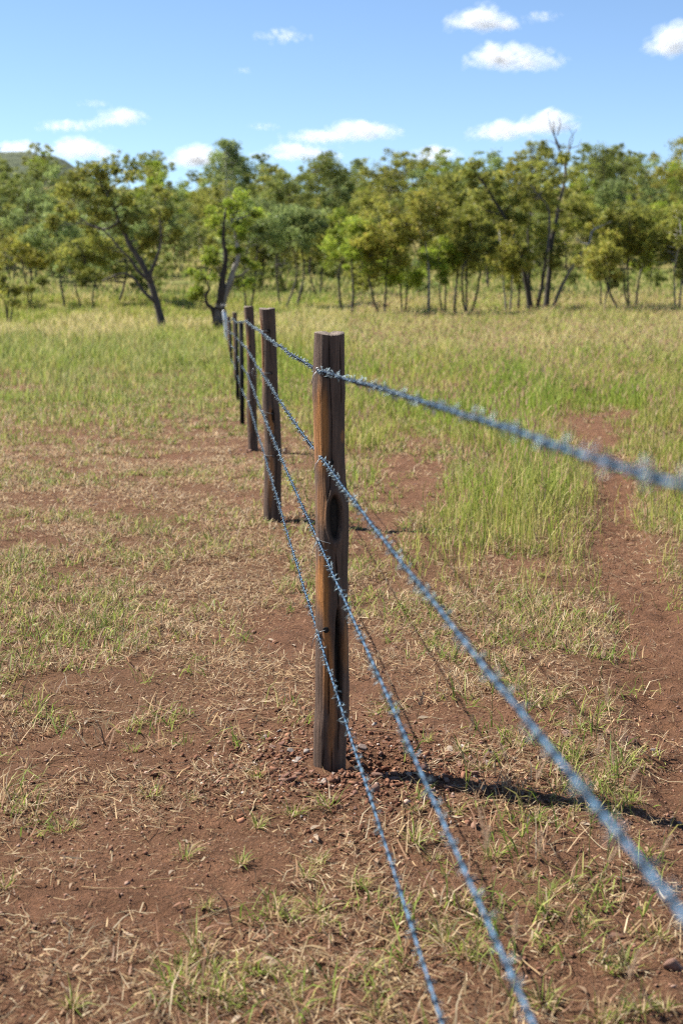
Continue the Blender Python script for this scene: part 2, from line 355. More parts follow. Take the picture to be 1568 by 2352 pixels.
WOODS = {'grey': (0.098, 0.060, 0.042), 'orange': (0.36, 0.15, 0.042), 'dark': (0.035, 0.022, 0.015), 'pale': (0.17, 0.115, 0.082)}
def wood_post(edge_l, edge_r, d, label, hollows=(), cracks=(), orange=(), seed=0, sink=0.14, nz=360, na=200):
    """A round timber post: outline rows (Y, X) measured left and right at depth d."""
    ly, lx = zip(*edge_l); ry, rx = zip(*edge_r)
    Y = np.linspace(ly[0], ly[-1], nz)
    L = np.interp(Y, ly, lx); Rr = np.interp(Y, ry, rx)
    k = np.ones(7) / 7
    sm = lambda a: np.convolve(np.pad(a, 3, mode='edge'), k, 'valid')
    L, Rr = sm(L), sm(Rr)
    PL = np.array([at_depth(a, y_, d) for a, y_ in zip(L, Y)]); PR = np.array([at_depth(a, y_, d) for a, y_ in zip(Rr, Y)])
    cx = (PL[:, 0] + PR[:, 0]) / 2; rad = (PR[:, 0] - PL[:, 0]) / 2; z = PL[:, 2]
    n_s = 8; zs = z[-1] - np.linspace(sink / n_s, sink, n_s)
    z = np.concatenate([z, zs]); cx = np.concatenate([cx, np.full(n_s, cx[-1])]); rad = np.concatenate([rad, np.full(n_s, rad[-1])]); Yf = np.concatenate([Y, np.full(n_s, Y[-1])])
    th = np.arange(na) * 2 * math.pi / na               # 0 = right, -90 deg = facing the camera
    A, Z = np.meshgrid(th, z); RA = np.broadcast_to(rad[:, None], A.shape)
    rough_ = 0.03 * (fbm(A * 9 / 6.28 * 6, Z * 6, seed + 5, 4) - 0.5) * np.sin(A / 2) ** 0.5
    wob = rough_ + 0.09 * (fbm(np.cos(A) * 1.3 + seed, np.sin(A) * 1.3 + Z * 1.2, seed, 3) - 0.5) + 0.055 * (fbm(np.cos(A) * 5 + seed, np.sin(A) * 5 + Z * 1.7, seed + 3, 4) - 0.5)
    r = RA * (1 + wob * np.sin(A) ** 2 + 0.4 * wob)
    u = np.cos(A); front = np.sin(A) < 0.1               # u: -1 left edge .. 1 right edge as seen
    YY = np.broadcast_to(Yf[:, None], A.shape)
    hm = np.zeros_like(A)
    for (hu, hy, wu, wy, dep) in hollows:
        q = np.hypot((u - hu) / wu, (YY - hy) / wy); m = (1 - sstep(0.72, 1.0, q)) * front
        r = r - m * dep; hm = np.maximum(hm, m)
        lip = np.exp(-((q - 1.12) / 0.16) ** 2) * front; r = r + lip * 0.0035
    gr = fbm(A * 2.2 + seed, Z * 1.1, seed + 9, 4)
    for (pts, wdt, dep) in cracks:
        yy, uu = zip(*pts)
        cu = np.interp(YY, yy, uu) + 0.03 * (fbm(YY * 0.02, YY * 0 + 3, seed, 2) - 0.5)
        m = np.exp(-((u - cu) / wdt) ** 2) * front * sstep(yy[0], yy[0] + 40, YY) * (1 - sstep(yy[-1] - 15, yy[-1], YY))
        r = r - m * dep; hm = np.where(m > 0.35, np.maximum(hm, m * 0.85), hm)
    C = np.zeros(A.shape + (3,)); C[:] = WOODS['grey']
    C = C + (np.array(WOODS['pale']) - C) * (sstep(0.52, 0.75, gr) * 0.5)[..., None]
    for (ou, oy, wu, wy, s) in orange:
        q = np.hypot((u - ou) / wu, (YY - oy) / wy); m = (1 - sstep(0.45, 1.25, q + 0.9 * (fbm(A * 4, Z * 3, seed + 21, 4) - 0.5))) * s
        C = C + (np.array(WOODS['orange']) - C) * m[..., None]
    C = C + (np.array(WOODS['dark']) - C) * (sstep(0.6, 0.75, fbm(A * 3 + 4, Z * 6, seed + 31, 4)) * 0.55)[..., None]
    C = C + (np.array((0.012, 0.009, 0.007)) - C) * np.clip(hm * 1.1, 0, 1)[..., None]
    px = cx[:, None] + r * np.cos(A); py = d + r * np.sin(A)
    V = np.stack([px, py, np.broadcast_to(z[:, None], A.shape)], -1)
    V[0, :, 2] += 0.004 * np.sin(th * 2 + seed)
    nr = len(z); i = np.arange(nr - 1)[:, None] * na; j = np.arange(na)[None, :]; j2 = (j + 1) % na
    Q = np.stack([i + j, i + na + j, i + na + j2, i + j2], -1).reshape(-1, 4)
    hq = (hm.ravel()[Q].min(1) > 0.9) if hollows else np.zeros(len(Q), bool)
    base = np.array([cx[-n_s], d, z[-n_s]])
    # cut end
    rings = [V[0]]; 
    for s_ in (0.93, 0.6, 0.25): rings.append(np.array([cx[0], d, 0]) + (V[0] - [cx[0], d, 0]) * [s_, s_, 1] + [0, 0, 0.004 * (1 if s_ < 0.93 else 0.7)])
    capV = np.concatenate(rings); k0 = nr * na
    cc = np.tile(np.array((0.20, 0.155, 0.12)), (len(capV), 1)) * (0.7 + 0.6 * rng.random((len(capV), 1)))
    VV = np.vstack([V.reshape(-1, 3), capV, [[cx[0], d, V[0, :, 2].mean() + 0.004]]]) - base
    CC = np.vstack([C.reshape(-1, 3), cc, [[0.15, 0.12, 0.09]]])
    i = np.arange(3)[:, None] * na + k0
    Qc = np.stack([i + j, i + j2, i + na + j2, i + na + j], -1).reshape(-1, 4)
    jj = np.arange(na); Tc = np.stack([k0 + 3 * na + jj, k0 + 3 * na + (jj + 1) % na, np.full(na, len(VV) - 1)], 1)
    o = link('timber_post', raw_mesh('timber_post', VV, np.vstack([Q[~hq], Qc]), Tc, [M_wood], CC, True), fence, base)
    tag(o, label)
    for (hu, hy, wu, wy, dep) in hollows:
        q4 = np.hypot((u.ravel()[Q].mean(1) - hu) / wu, (YY.ravel()[Q].mean(1) - hy) / wy) < 1
        qs = Q[hq & q4]
        if not len(qs): continue
        ids, inv = np.unique(qs, return_inverse=True)
        h = link('knot_hollow', raw_mesh('knot_hollow', VV[ids], inv.reshape(-1, 4), None, [M_hollow], None, True), o)
        tag(h, 'dark hollow in the post face')
    surf = lambda X, Yp: at_depth(X, Yp, d)
    return o, base, cx, rad, z, Yf

def z2(pts): return [((1220 + y / 2.8) / 1.6327, (1120 + x / 2.8) / 1.6327) for y, x in pts]
def z3(pts): return [((2000 + y / 2.45) / 1.6327, (1120 + x / 2.45) / 1.6327) for y, x in pts]
def zz(pts): return [((1080 + y / 2.45) / 1.6327, (760 + x / 2.45) / 1.6327) for y, x in pts]
D1, D2, D3 = [p[1] for p in POST_BASES]
p1L = z2([(90, 162), (400, 152), (700, 140), (800, 150), (1000, 155), (1400, 165), (1700, 175), (2100, 175)]) + z3([(0, 157), (400, 155), (800, 155), (1200, 152), (1600, 150), (1780, 136), (2000, 135), (2180, 135)])
p1R = z2([(90, 480), (500, 482), (690, 490), (800, 485), (1300, 480), (1600, 492), (1750, 513), (1900, 524), (2100, 526)]) + z3([(0, 458), (400, 449), (480, 455), (600, 447), (1000, 455), (1400, 464), (1700, 464), (1850, 442), (2000, 437), (2180, 432)])
p1 = wood_post(p1L, p1R, D1, 'nearest timber post with a dark knot hollow and orange wood on its left side',
    hollows=[(0.20, 1184, 0.46, 56, 0.024), (0.42, 1502, 0.27, 125, 0.024)],
    cracks=[([(764, 0.0), (800, 0.02), (860, 0.05), (960, 0.18), (1060, 0.14), (1110, -0.05), (1150, -0.3)], 0.02, 0.007), ([(770, 0.72), (860, 0.74), (930, 0.78)], 0.028, 0.006),
            ([(1255, 0.2), (1330, 0.35), (1390, 0.42)], 0.035, 0.009), ([(1460, -0.25), (1560, -0.22), (1640, -0.2)], 0.03, 0.008), ([(1390, 0.52), (1480, 0.5), (1590, 0.6), (1640, 0.55)], 0.04, 0.008),
            ([(1600, 0.3), (1680, 0.45), (1720, 0.5)], 0.03, 0.008), ([(1690, -0.35), (1770, -0.45)], 0.03, 0.007), ([(1690, 0.1), (1770, 0.15)], 0.03, 0.007)],
    orange=[(-0.5, 985, 0.5, 115, 0.95), (-0.6, 1150, 0.35, 60, 0.5), (-0.55, 1345, 0.55, 85, 1.0), (-0.25, 1520, 0.42, 120, 0.75), (0.0, 1650, 0.3, 90, 0.5), (0.8, 1480, 0.25, 60, 0.6), (0.85, 1000, 0.12, 14, 0.7)], seed=1)
p2 = wood_post(zz([(192, 517), (450, 538), (700, 545), (1000, 547), (1400, 570), (1700, 565), (1900, 560), (2150, 560)]), zz([(192, 665), (500, 678), (1000, 695), (1170, 712), (1500, 725), (2000, 722), (2150, 722)]), D2,
    'second timber post along the fence with a split down its face',
    hollows=[(0.2, 944 + 10, 0.18, 16, 0.014)], cracks=[([(712, -0.75), (800, -0.72), (860, -0.8)], 0.05, 0.008), ([(712, 0.15), (780, 0.2), (860, 0.25)], 0.03, 0.005), ([(860, 0.3), (930, 0.28), (1000, 0.45), (1190, 0.5)], 0.03, 0.005)],
    orange=[(-0.1, 970, 0.35, 40, 0.9), (-0.2, 1100, 0.4, 60, 0.55), (-0.85, 800, 0.2, 90, 0.5)], seed=2, nz=160, na=64)
p3 = wood_post(zz([(172, 375), (300, 388), (500, 403), (900, 410), (1150, 402), (1500, 420)]), zz([(172, 468), (520, 487), (900, 498), (1150, 497), (1500, 512)]), D3,
    'third timber post along the fence with a loose wire coil on it', hollows=[], cracks=[([(712, 0.0), (740, 0.05)], 0.06, 0.004), ([(800, 0.3), (1030, 0.4)], 0.04, 0.004)],
    orange=[(-0.6, 790, 0.3, 40, 0.6), (-0.3, 960, 0.3, 30, 0.6)], seed=3, nz=110, na=48)
def far_post(X0, Ytop, X1, Ybase, wpx, label, seed):
    d = on_ground(X1, Ybase)[1]
    h = wpx / 2
    return wood_post([(Ytop, X0 - h), (Ybase, X1 - h)], [(Ytop, X0 + h), (Ybase, X1 + h)], d, label, orange=[(-0.7, (Ytop + Ybase) / 2, 0.3, 40, 0.5)], seed=seed, nz=50, na=24)
p6 = far_post(539, 718, 543, 880, 10.5, 'fourth timber post standing between two black steel pickets', 4)
p8 = far_post(525.5, 727, 529, 832, 7.5, 'fifth timber post far along the fence', 5)

def picket(X0, Ytop, X1, Ybase, label):
    base = on_ground(X1, Ybase); d = base[1]; top = at_depth(X0, Ytop, d); h = top[2]
    m = MB()
    for k in range(3):                                   # three fins of a star picket, pierced every 60 mm
        a = R(-100 + 120 * k); ca, sa = math.cos(a), math.sin(a); q = MB(); wd = 0.030 if k else 0.036
        q.box(0.002, wd, -0.0022, 0.0022, -0.12, h)
        q.box(0.0, 0.0026, -0.0026, 0.0026, -0.12, h - 0.002)
        V = np.concatenate(q.V); Vr = np.stack([V[:, 0] * ca - V[:, 1] * sa, V[:, 0] * sa + V[:, 1] * ca, V[:, 2]], 1)
        Vr[:, 0] += (top[0] - base[0]) * Vr[:, 2] / h
        m.add(Vr, np.concatenate(q.Q))
    o = link('steel_picket', m.mesh('steel_picket', M_picket, False), fence, base); tag(o, label); return base
k4 = picket(553, 738, 556, 976, 'nearest black steel star picket')
k5 = picket(541.5, 740, 546, 921, 'second black steel star picket')
k7 = picket(528.5, 740, 531.5, 848, 'third black steel star picket far along the fence')
# steel strainer at the far end
sb = on_ground(522, 792); st = at_depth(515, 713, sb[1])
m = MB(); zt = st[2]
m.tube([(0, 0, -0.2), (-0.01, 0, 0.3), (-0.05, 0, zt * 0.7), (st[0] - sb[0], 0, zt - 0.02), (st[0] - sb[0], 0, zt)], [0.07, 0.07, 0.07, 0.07, 0.055], 20)
strainer = tag(link('strainer_post', m.mesh('strainer_post', M_strainer), fence, sb), 'pale galvanised strainer post at the far end of the fence')
m = MB()
for zz_ in (0.42, 0.75, 1.02, 1.22):
    m = MB(); f = zz_ / zt; a = np.linspace(0, 8 * math.pi, 60)
    m.tube(np.stack([(st[0] - sb[0]) * f + 0.075 * np.cos(a), 0.075 * np.sin(a), zz_ + a * 0.0022], 1), 0.004, 5)
    link('wire_wrap', m.mesh('wire_wrap', M_tie), strainer)

# wires: measured points at each support, then straight (slightly loose) runs between them
DD = [D1 - 0.035, D2 - 0.03, D3 - 0.03, k4[1] - 0.02, k5[1] - 0.02, p6[1][1] - 0.03, k7[1] - 0.02, p8[1][1] - 0.02, sb[1]]
WPX = [[(729, 848), (598, 760), (564, 736), (551, 739), (541, 739), (534, 730), (528, 738), (523, 737), (516, 731)],
       [(735, 1050), (602, 856), (567, 800), (554, 786), (543, 775), (535, 765), (528.5, 764), (523.5, 757), (517, 748)],
       [(730, 1240), (601, 944), (569, 859), (555, 840), (545, 818), (536, 797), (529, 792), (525, 783), (520, 770)],
       [(729, 1452), (608, 1046), (570, 921), (554, 893), (546, 862), (538, 838), (530.5, 823), (526.5, 810), (523, 795)]]
EXIT = [(1568, 1110), (1568, 2110), (1225, 2352), (1015, 2352)]
fdir = np.array([(502 - 784) / FPX, 1.0])
def wire_points(k):
    P = [at_depth(X, Y, d) for (X, Y), d in zip(WPX[k], DD)]
    r = ray(*EXIT[k]); a = P[0][:2]
    # where the sight line meets the upright plane through the fence line
    M = np.array([[r[0], -fdir[0]], [r[1], -fdir[1]]]); s = np.linalg.solve(M, a)
    E = np.array([0, 0, CAM_Z]) + r * s[0]
    Z = P[0] + (E - P[0]) * ((P[0][1] + 0.35) / (P[0][1] - E[1]))
    return [Z] + P
def wire_path(P, step):
    out = []
    for a, b_ in zip(P[:-1], P[1:]):
        L = np.linalg.norm(b_ - a); n = max(2, int(L / step)); t_ = np.arange(n) / n
        q = a + (b_ - a) * t_[:, None]; q[:, 2] -= (0.010 * L * t_ * (1 - t_) if out else 0)
        out.append(q)
    return np.vstack(out + [P[-1][None]])
def barb_geo(ph, seed):
    """One barb in its own frame (wire along x): a close wrap of wire with four sharp ends."""
    m = MB(); rr = random.Random(seed)
    for s_ in (0, 1):
        a0 = ph + s_ * 1.6
        a = np.linspace(0, 2 * math.pi * 1.6, 16) + a0
        wrap = np.stack([np.linspace(-0.0045, 0.0045, 16) + (s_ - 0.5) * 0.003, 0.0037 * np.cos(a), 0.0037 * np.sin(a)], 1)
        def end(p, ang, sx):
            tdir = np.array([sx * rr.uniform(-0.1, 0.55), -math.sin(ang), math.cos(ang)]) * (1 if sx > 0 else -1)
            tdir[0] = sx * rr.uniform(-0.05, 0.5)
            tdir /= np.linalg.norm(tdir); l = rr.uniform(0.012, 0.018)
            return p + tdir * l
        e0 = end(wrap[0], a[0], -1); e1 = end(wrap[-1], a[-1], 1)
        P = np.vstack([e0, (e0 + wrap[0]) / 2, wrap, (e1 + wrap[-1]) / 2, e1])
        rad = np.full(len(P), 0.00105); rad[3:-3] = 0.0014; rad[0] = rad[-1] = 0.0004
        cc = np.array([(0.19, 0.245, 0.27)] * 2 + [(0.028, 0.042, 0.07)] * 16 + [(0.19, 0.245, 0.27)] * 2)
        m.tube(P, rad, 5, np.vstack([np.repeat(cc, 5, 0), cc[:1], cc[-1:]]))
    return np.concatenate(m.V), np.concatenate(m.Q), np.concatenate(m.T), np.concatenate(m.C)
BARBS = [barb_geo(i * 0.79, i) for i in range(8)]
BARB_MESH = [raw_mesh('barb', V, Q, T, [M_barb], C, True) for V, Q, T, C in BARBS]
from mathutils import Matrix
for k in range(4):
    P = wire_points(k); path = wire_path(P, 0.008)
    s_ = np.concatenate([[0], np.cumsum(np.linalg.norm(np.diff(path, axis=0), axis=1))])
    path = path + np.stack([0.0025 * (fbm(s_ * 1.1, s_ * 0 + k, 4, 3) - 0.5), 0 * s_, 0.006 * (fbm(s_ * 1.3, s_ * 0 + k, 7, 3) - 0.5)], 1) * 2
    o0 = path[0].copy()
    tn = np.gradient(path, axis=0); tn /= np.linalg.norm(tn, axis=1)[:, None]
    side = np.cross(tn, [0, 0, 1.0]); side /= np.linalg.norm(side, axis=1)[:, None]; up = np.cross(side, tn)
    lab = ['top strand of blue barbed wire', 'second strand of blue barbed wire from the top', 'third strand of blue barbed wire from the top', 'lowest strand of blue barbed wire'][k]
    m = MB(); ph = s_ / 0.062 * 2 * math.pi
    sel = s_ < 16
    idx = np.concatenate([np.where(sel)[0], np.where(~sel)[0][::4]])
    for q in (0, math.pi):
        hx = path + 0.00125 * (np.cos(ph + q)[:, None] * side + np.sin(ph + q)[:, None] * up)
        m.tube(hx[idx] - o0, 0.00125, 6)
    wo = link('barbed_wire', m.mesh('barbed_wire', M_wire), fence, o0); tag(wo, lab)
    stuff = MB(); cnt = 0; s = 0.05
    while s < s_[-1] - 0.05:
        i = min(np.searchsorted(s_, s), len(path) - 1)
        f = Matrix(((tn[i][0], side[i][0], up[i][0]), (tn[i][1], side[i][1], up[i][1]), (tn[i][2], side[i][2], up[i][2]))).to_4x4()
        rot = Matrix.Rotation(rng.random() * 6.28, 4, 'X'); vi = int(rng.integers(8)); sc = 0.8 + 0.25 * rng.random()
        X_, Y_ = project(path[i])
        if path[i][1] > 0.5 and -60 < X_ < 1640 and Y_ < 2420 and cnt < 25:
            bo = link('barb', BARB_MESH[vi], wo); bo.matrix_local = Matrix.Translation(Vector(path[i] - o0)) @ f @ rot @ Matrix.Scale(sc, 4); cnt += 1
        else:
            V, Q, T, C = BARBS[vi]; M4 = np.array(f @ rot)[:3, :3]
            stuff.add(V @ M4.T * sc + path[i] - o0, Q, T, C)
        s += (0.053 if s < 13 else 0.085) * rng.uniform(0.85, 1.15)
    so_ = link('barb_row', stuff.mesh('barb_row', M_barb), wo); tag(so_, kind='stuff')

def ties(post, d, items, hole_r, wr):
    o, base = post[0], post[1]
    for (wx, wy, hx, hy) in items:
        a = at_depth(wx, wy, d - 0.04); cx = np.interp(hy, post[5], post[2]); rad = np.interp(hy, post[5], post[3])
        hp = at_depth(hx, hy, d - rad); hxw = hp[0]
        off = np.clip((hxw - cx) / rad, -0.95, 0.95); yy = d - rad * math.sqrt(1 - off * off)
        hp = at_depth(hx, hy, yy); nrm = np.array([off, -math.sqrt(1 - off * off), 0])
        m = MB(); e1 = np.cross(nrm, [0, 0, 1]); aa = np.linspace(0, 2 * math.pi, 17)[:-1]
        ring = lambda r_, dz: hp + nrm * dz + r_ * (np.cos(aa)[:, None] * e1 + np.sin(aa)[:, None] * [0, 0, 1.0]) * (1 + 0.12 * rng.random((16, 1)))
        V = np.vstack([ring(hole_r * 1.05, -0.003), ring(hole_r, 0.0010), ring(hole_r * 0.7, 0.0007), [hp + nrm * 0.0006]])  # shallow disc on the post face; its black stands for the hole's shade
        j = np.arange(16); Q = np.vstack([np.stack([i_ * 16 + j, i_ * 16 + (j + 1) % 16, i_ * 16 + 16 + (j + 1) % 16, i_ * 16 + 16 + j], 1) for i_ in (0, 1)])
        m.add(V - base, Q, np.stack([32 + j, 32 + (j + 1) % 16, np.full(16, 48)], 1))
        link('wire_hole_disc', m.mesh('wire_hole_disc', M_hole_shade), o)
        m = MB()
        mid = (a + hp) / 2 + nrm * 0.012
        t_ = np.linspace(0, 1, 12)[:, None]
        m.tube((1 - t_) ** 2 * (hp + nrm * 0.002) + 2 * t_ * (1 - t_) * mid + t_ ** 2 * a - base, wr, 5)
        an = np.linspace(0, 2 * math.pi * 3.5, 44)
        td = np.array([fdir[0], fdir[1], 0]) / np.linalg.norm(fdir)
        sd = np.cross(td, [0, 0, 1])
        m.tube(a + td * np.linspace(-0.02, 0.02, 44)[:, None] + 0.0048 * (np.cos(an)[:, None] * sd + np.sin(an)[:, None] * [0, 0, 1.0]) - base, wr, 5)
        m.tube(np.array([a + td * -0.02, a + [-0.012, -0.02, -0.018], a + [-0.018, -0.02, -0.045]]) - base, wr, 5)
        link('tie_wire', m.mesh('tie_wire', M_tie), o)
ties(p1, D1, [(729, 848, 752, 862), (735, 1050, 759.5, 1062), (730, 1240, 766, 1250), (729, 1452, 748, 1447)], 0.0088, 0.0011)
def zc(x, y): return ((780 + x / 4.703) / 1.6327, (1120 + y / 4.703) / 1.6327)
ties(p2, D2, [(*zc(935, 560), *zc(1066, 572)), (*zc(960, 1310), *zc(1103, 1316)), (*zc(950, 1990), *zc(1140, 2030)), (608, 1046, 629, 1047)], 0.011, 0.0013)
ties(p3, D3, [(*zc(668, 385), *zc(722, 358)), (*zc(690, 850), *zc(733, 838)), (*zc(700, 1310), *zc(758, 1306)), (*zc(700, 1800), *zc(782, 1786))], 0.010, 0.0013)
m = MB(); cc = at_depth(*zc(822, 1300), D3 - 0.06)
for q in range(4):
    a = np.linspace(0, 6.3, 30); rw = 0.022 + 0.006 * q % 0.02; 
    m.tube(cc - p3[1] + np.stack([rw * 0.7 * np.cos(a + q), 0.01 * np.sin(2 * a + q), (rw * 1.5) * np.sin(a + q)], 1), 0.0008, 4)
link('loose_wire_coil', m.mesh('loose_wire_coil', M_tie), p3[0])
# the post behind the viewer's shoulder that the near wires run to

# ------------------------------------------------------------------ grass, litter and loose earth
STRAW = np.array([(0.50, 0.36, 0.20), (0.42, 0.29, 0.16), (0.32, 0.20, 0.12), (0.56, 0.45, 0.29), (0.22, 0.14, 0.09), (0.36, 0.20, 0.12)])
GREEN = np.array([(0.17, 0.235, 0.035), (0.23, 0.29, 0.055), (0.29, 0.31, 0.075), (0.13, 0.19, 0.03), (0.34, 0.31, 0.10)])
TALL = np.array([(0.31, 0.33, 0.065), (0.24, 0.30, 0.05), (0.44, 0.39, 0.13), (0.54, 0.45, 0.20), (0.18, 0.24, 0.04), (0.38, 0.35, 0.09)])
def pick(P, n, p=None):
    c = P[rng.choice(len(P), n, p=p)]
    return c * (0.8 + 0.4 * rng.random((n, 1)))
def blade_mesh(P, h, wd, az, lean, curve, C):
    """Grass blades: a bent tapering strip each; lean is the angle from upright."""
    n = len(P); d = np.stack([np.cos(az), np.sin(az), 0 * az], 1)
    l1 = lean - curve * 0.5; l2 = lean + curve * 0.5
    mid = P + (h * 0.5)[:, None] * (d * np.sin(l1)[:, None] + np.array([0, 0, 1.0]) * np.cos(l1)[:, None])
    tip = mid + (h * 0.5)[:, None] * (d * np.sin(l2)[:, None] + np.array([0, 0, 1.0]) * np.cos(l2)[:, None])
    sa = az + math.pi / 2 + rng.normal(0, 0.6, n)
    s = np.stack([np.cos(sa), np.sin(sa), rng.normal(0, 0.25, n)], 1) * (wd * 0.5)[:, None]
    V = np.stack([P - s, P + s, mid + s * 0.8, mid - s * 0.8, tip], 1).reshape(-1, 3)
    k = np.arange(n)[:, None] * 5
    return V, k + np.array([[0, 1, 2, 3]]), k + np.array([[3, 2, 4]]), np.repeat(C, 5, 0)
def field(bands):
    out = []
    for (y0, y1, dens) in bands:
        half = lambda y: 0.262 * y + 1.0
        n = int(dens * (y1 - y0) * (half(y0) + half(y1)))
        y = y0 + (y1 - y0) * rng.random(n * 2); x = (rng.random(n * 2) * 2 - 1) * half(y1)
        ok = np.abs(x) < half(y); out.append((x[ok][:n], y[ok][:n]))
    return np.concatenate([o[0] for o in out]), np.concatenate([o[1] for o in out])
def free_of_post(x, y):
    ok = np.ones(len(x), bool)
    for p in POST_BASES: ok &= np.hypot(x - p[0], y - p[1]) > 0.09
    return ok
def put(name, parts, label, mat_=M_grass):
    nV = 0; Vs, Qs, Ts, Cs = [], [], [], []
    for V, Q, T, C in parts:
        Vs.append(V); Qs.append(Q + nV); Ts.append(T + nV); Cs.append(C); nV += len(V)
    o = link(name, raw_mesh(name, np.concatenate(Vs), np.concatenate(Qs), np.concatenate(Ts), [mat_], np.concatenate(Cs)))
    tag(o, label, name.replace('_', ' '), kind='stuff'); return o

# dry litter lying on the soil
x, y = field([(1.9, 3.2, 6800), (3.2, 5, 8200), (5, 8, 6200), (8, 14, 3800), (14, 24, 900)])
den = lookup(C_STRAW, x, y) * (1 - 0.72 * path_mask(x, y)) * (1 - 0.7 * bare_mask(x, y))
pn = fbm(x * 2.6, y * 2.6, 61, 4)
den = den * np.clip(0.30 + 5.0 * (pn - 0.42), 0.05, 1.7)
ok = (rng.random(len(x)) < den * 0.95) & free_of_post(x, y); x, y = x[ok], y[ok]; n = len(x)
h = 0.02 + 0.05 * rng.random(n) ** 2 + (rng.random(n) < 0.06) * 0.08 * rng.random(n)
ln = np.where(rng.random(n) < 0.72, R(84) + R(7) * rng.normal(0, 1, n), R(55) + R(14) * rng.normal(0, 1, n))
P = np.stack([x, y, H(x, y) + 0.002 + 0.022 * rng.random(n) ** 2], 1)
wd = np.maximum(0.0016 + 0.0036 * rng.random(n) ** 2, 0.00055 * y)
litter = [blade_mesh(P, h, wd, rng.random(n) * 6.283, ln, rng.normal(0, 0.35, n), pick(STRAW, n, [.24, .20, .13, .20, .13, .10]) * (0.62 + 0.62 * rng.random((n, 1))))]
x, y = field([(1.9, 3.2, 5200), (3.2, 5.2, 4600), (5.2, 8, 2200)])   # chaff: short broken bits
den = (0.30 + 0.7 * lookup(C_STRAW, x, y)) * np.clip(0.25 + 4.0 * (fbm(x * 3.3, y * 3.3, 65, 4) - 0.40), 0.06, 1.3) * (1 - 0.5 * path_mask(x, y))
ok = (rng.random(len(x)) < den) & free_of_post(x, y); x, y = x[ok], y[ok]; n = len(x)
P = np.stack([x, y, H(x, y) + 0.001 + 0.005 * rng.random(n)], 1)
litter.append(blade_mesh(P, 0.005 + 0.016 * rng.random(n) ** 1.6, np.maximum(0.0012 + 0.0022 * rng.random(n), 0.0004 * y), rng.random(n) * 6.283, R(83) + R(9) * rng.normal(0, 1, n), 0 * x, pick(STRAW, n, [.24, .20, .16, .12, .16, .12]) * (0.6 + 0.6 * rng.random((n, 1)))))
put('dry_grass_litter', litter, 'dry straw-coloured grass litter lying over the bare red soil')

# long bleached stalks and fallen gum leaves
x, y = field([(1.9, 3.2, 60), (3.2, 5.5, 42), (5.5, 10, 22)]); ok = (rng.random(len(x)) < 0.25 + 0.75 * lookup(C_STRAW, x, y)) & free_of_post(x, y); x, y = x[ok], y[ok]; n = len(x)
m = MB()
for i in range(n):
    a = rng.random() * 6.28; L = 0.08 + 0.26 * rng.random() ** 2; t_ = np.linspace(0, 1, 7); bend = rng.normal(0, 0.35)
    px_ = x[i] + L * t_ * np.cos(a + bend * t_); py_ = y[i] + L * t_ * np.sin(a + bend * t_)
    m.tube(np.stack([px_, py_, H(px_, py_) + 0.006 + 0.012 * t_ * rng.random()], 1), 0.0008 + 0.0008 * rng.random(), 4, pick(STRAW, 1)[0], False)
o = link('fallen_stalks', m.mesh('fallen_stalks', M_grass)); tag(o, 'long bleached grass stalks fallen across the soil', 'dry stalks', kind='stuff')
x, y = field([(1.9, 5.5, 15), (5.5, 10, 8)]); n = len(x)
u = np.linspace(0, 1, 6); wv = np.sin(math.pi * u ** 0.8) * 0.5
V = []; 
for i in range(n):
    a = rng.random() * 6.28; L = 0.022 + 0.03 * rng.random(); W = L * 0.26; z0 = float(H(x[i:i + 1], y[i:i + 1])[0]) + 0.006
    cx_ = np.stack([(u - 0.5) * L, 0.12 * L * np.sin(math.pi * u), 0.010 * np.sin(3.1 * u) * rng.random()], 1); e = np.stack([0 * u, wv * W, 0.25 * wv * W * rng.normal(0, 1)], 1)
    q = np.stack([cx_ - e, cx_ + e], 1).reshape(-1, 3); ca, sa = math.cos(a), math.sin(a)
    V.append(np.stack([q[:, 0] * ca - q[:, 1] * sa + x[i], q[:, 0] * sa + q[:, 1] * ca + y[i], q[:, 2] + z0], 1))
j = np.arange(5) * 2; Q = (np.stack([j, j + 2, j + 3, j + 1], 1)[None] + (np.arange(n) * 12)[:, None, None]).reshape(-1, 4)
C = np.repeat(pick(np.array([(0.40, 0.27, 0.17), (0.30, 0.16, 0.10), (0.46, 0.36, 0.26), (0.22, 0.13, 0.09)]), n), 12, 0)
o = link('fallen_leaves', raw_mesh('fallen_leaves', np.concatenate(V), Q, None, [M_grass], C)); tag(o, 'curled dry gum leaves fallen on the soil', 'dead leaves', kind='stuff')

# short green grass: little prostrate tufts
x, y = field([(1.9, 3.2, 230), (3.2, 5, 230), (5, 8, 220), (8, 14, 170), (14, 26, 80)])
den = lookup(C_GREEN, x, y) * (1 - 0.93 * path_mask(x, y)) * (1 - 0.85 * bare_mask(x, y))
den = den * np.clip(0.15 + 6.0 * (fbm(x * 1.7, y * 1.5, 71, 4) - 0.44), 0.02, 2.2)
ok = (rng.random(len(x)) < den) & free_of_post(x, y); x, y = x[ok], y[ok]; m_ = len(x)
nb = 16; n = m_ * nb
sc = np.repeat(0.7 + 0.8 * rng.random(m_), nb)
bx = np.repeat(x, nb) + rng.normal(0, 0.028, n) * sc; by = np.repeat(y, nb) + rng.normal(0, 0.028, n) * sc
h = (0.035 + 0.07 * rng.random(n)) * sc
P = np.stack([bx, by, H(bx, by)], 1)
dry = np.repeat(rng.random(m_) < 0.3, nb) | (rng.random(n) < 0.28)
C = np.where(dry[:, None], pick(STRAW, n), pick(GREEN, n)) * (0.72 + 0.5 * rng.random((n, 1)))
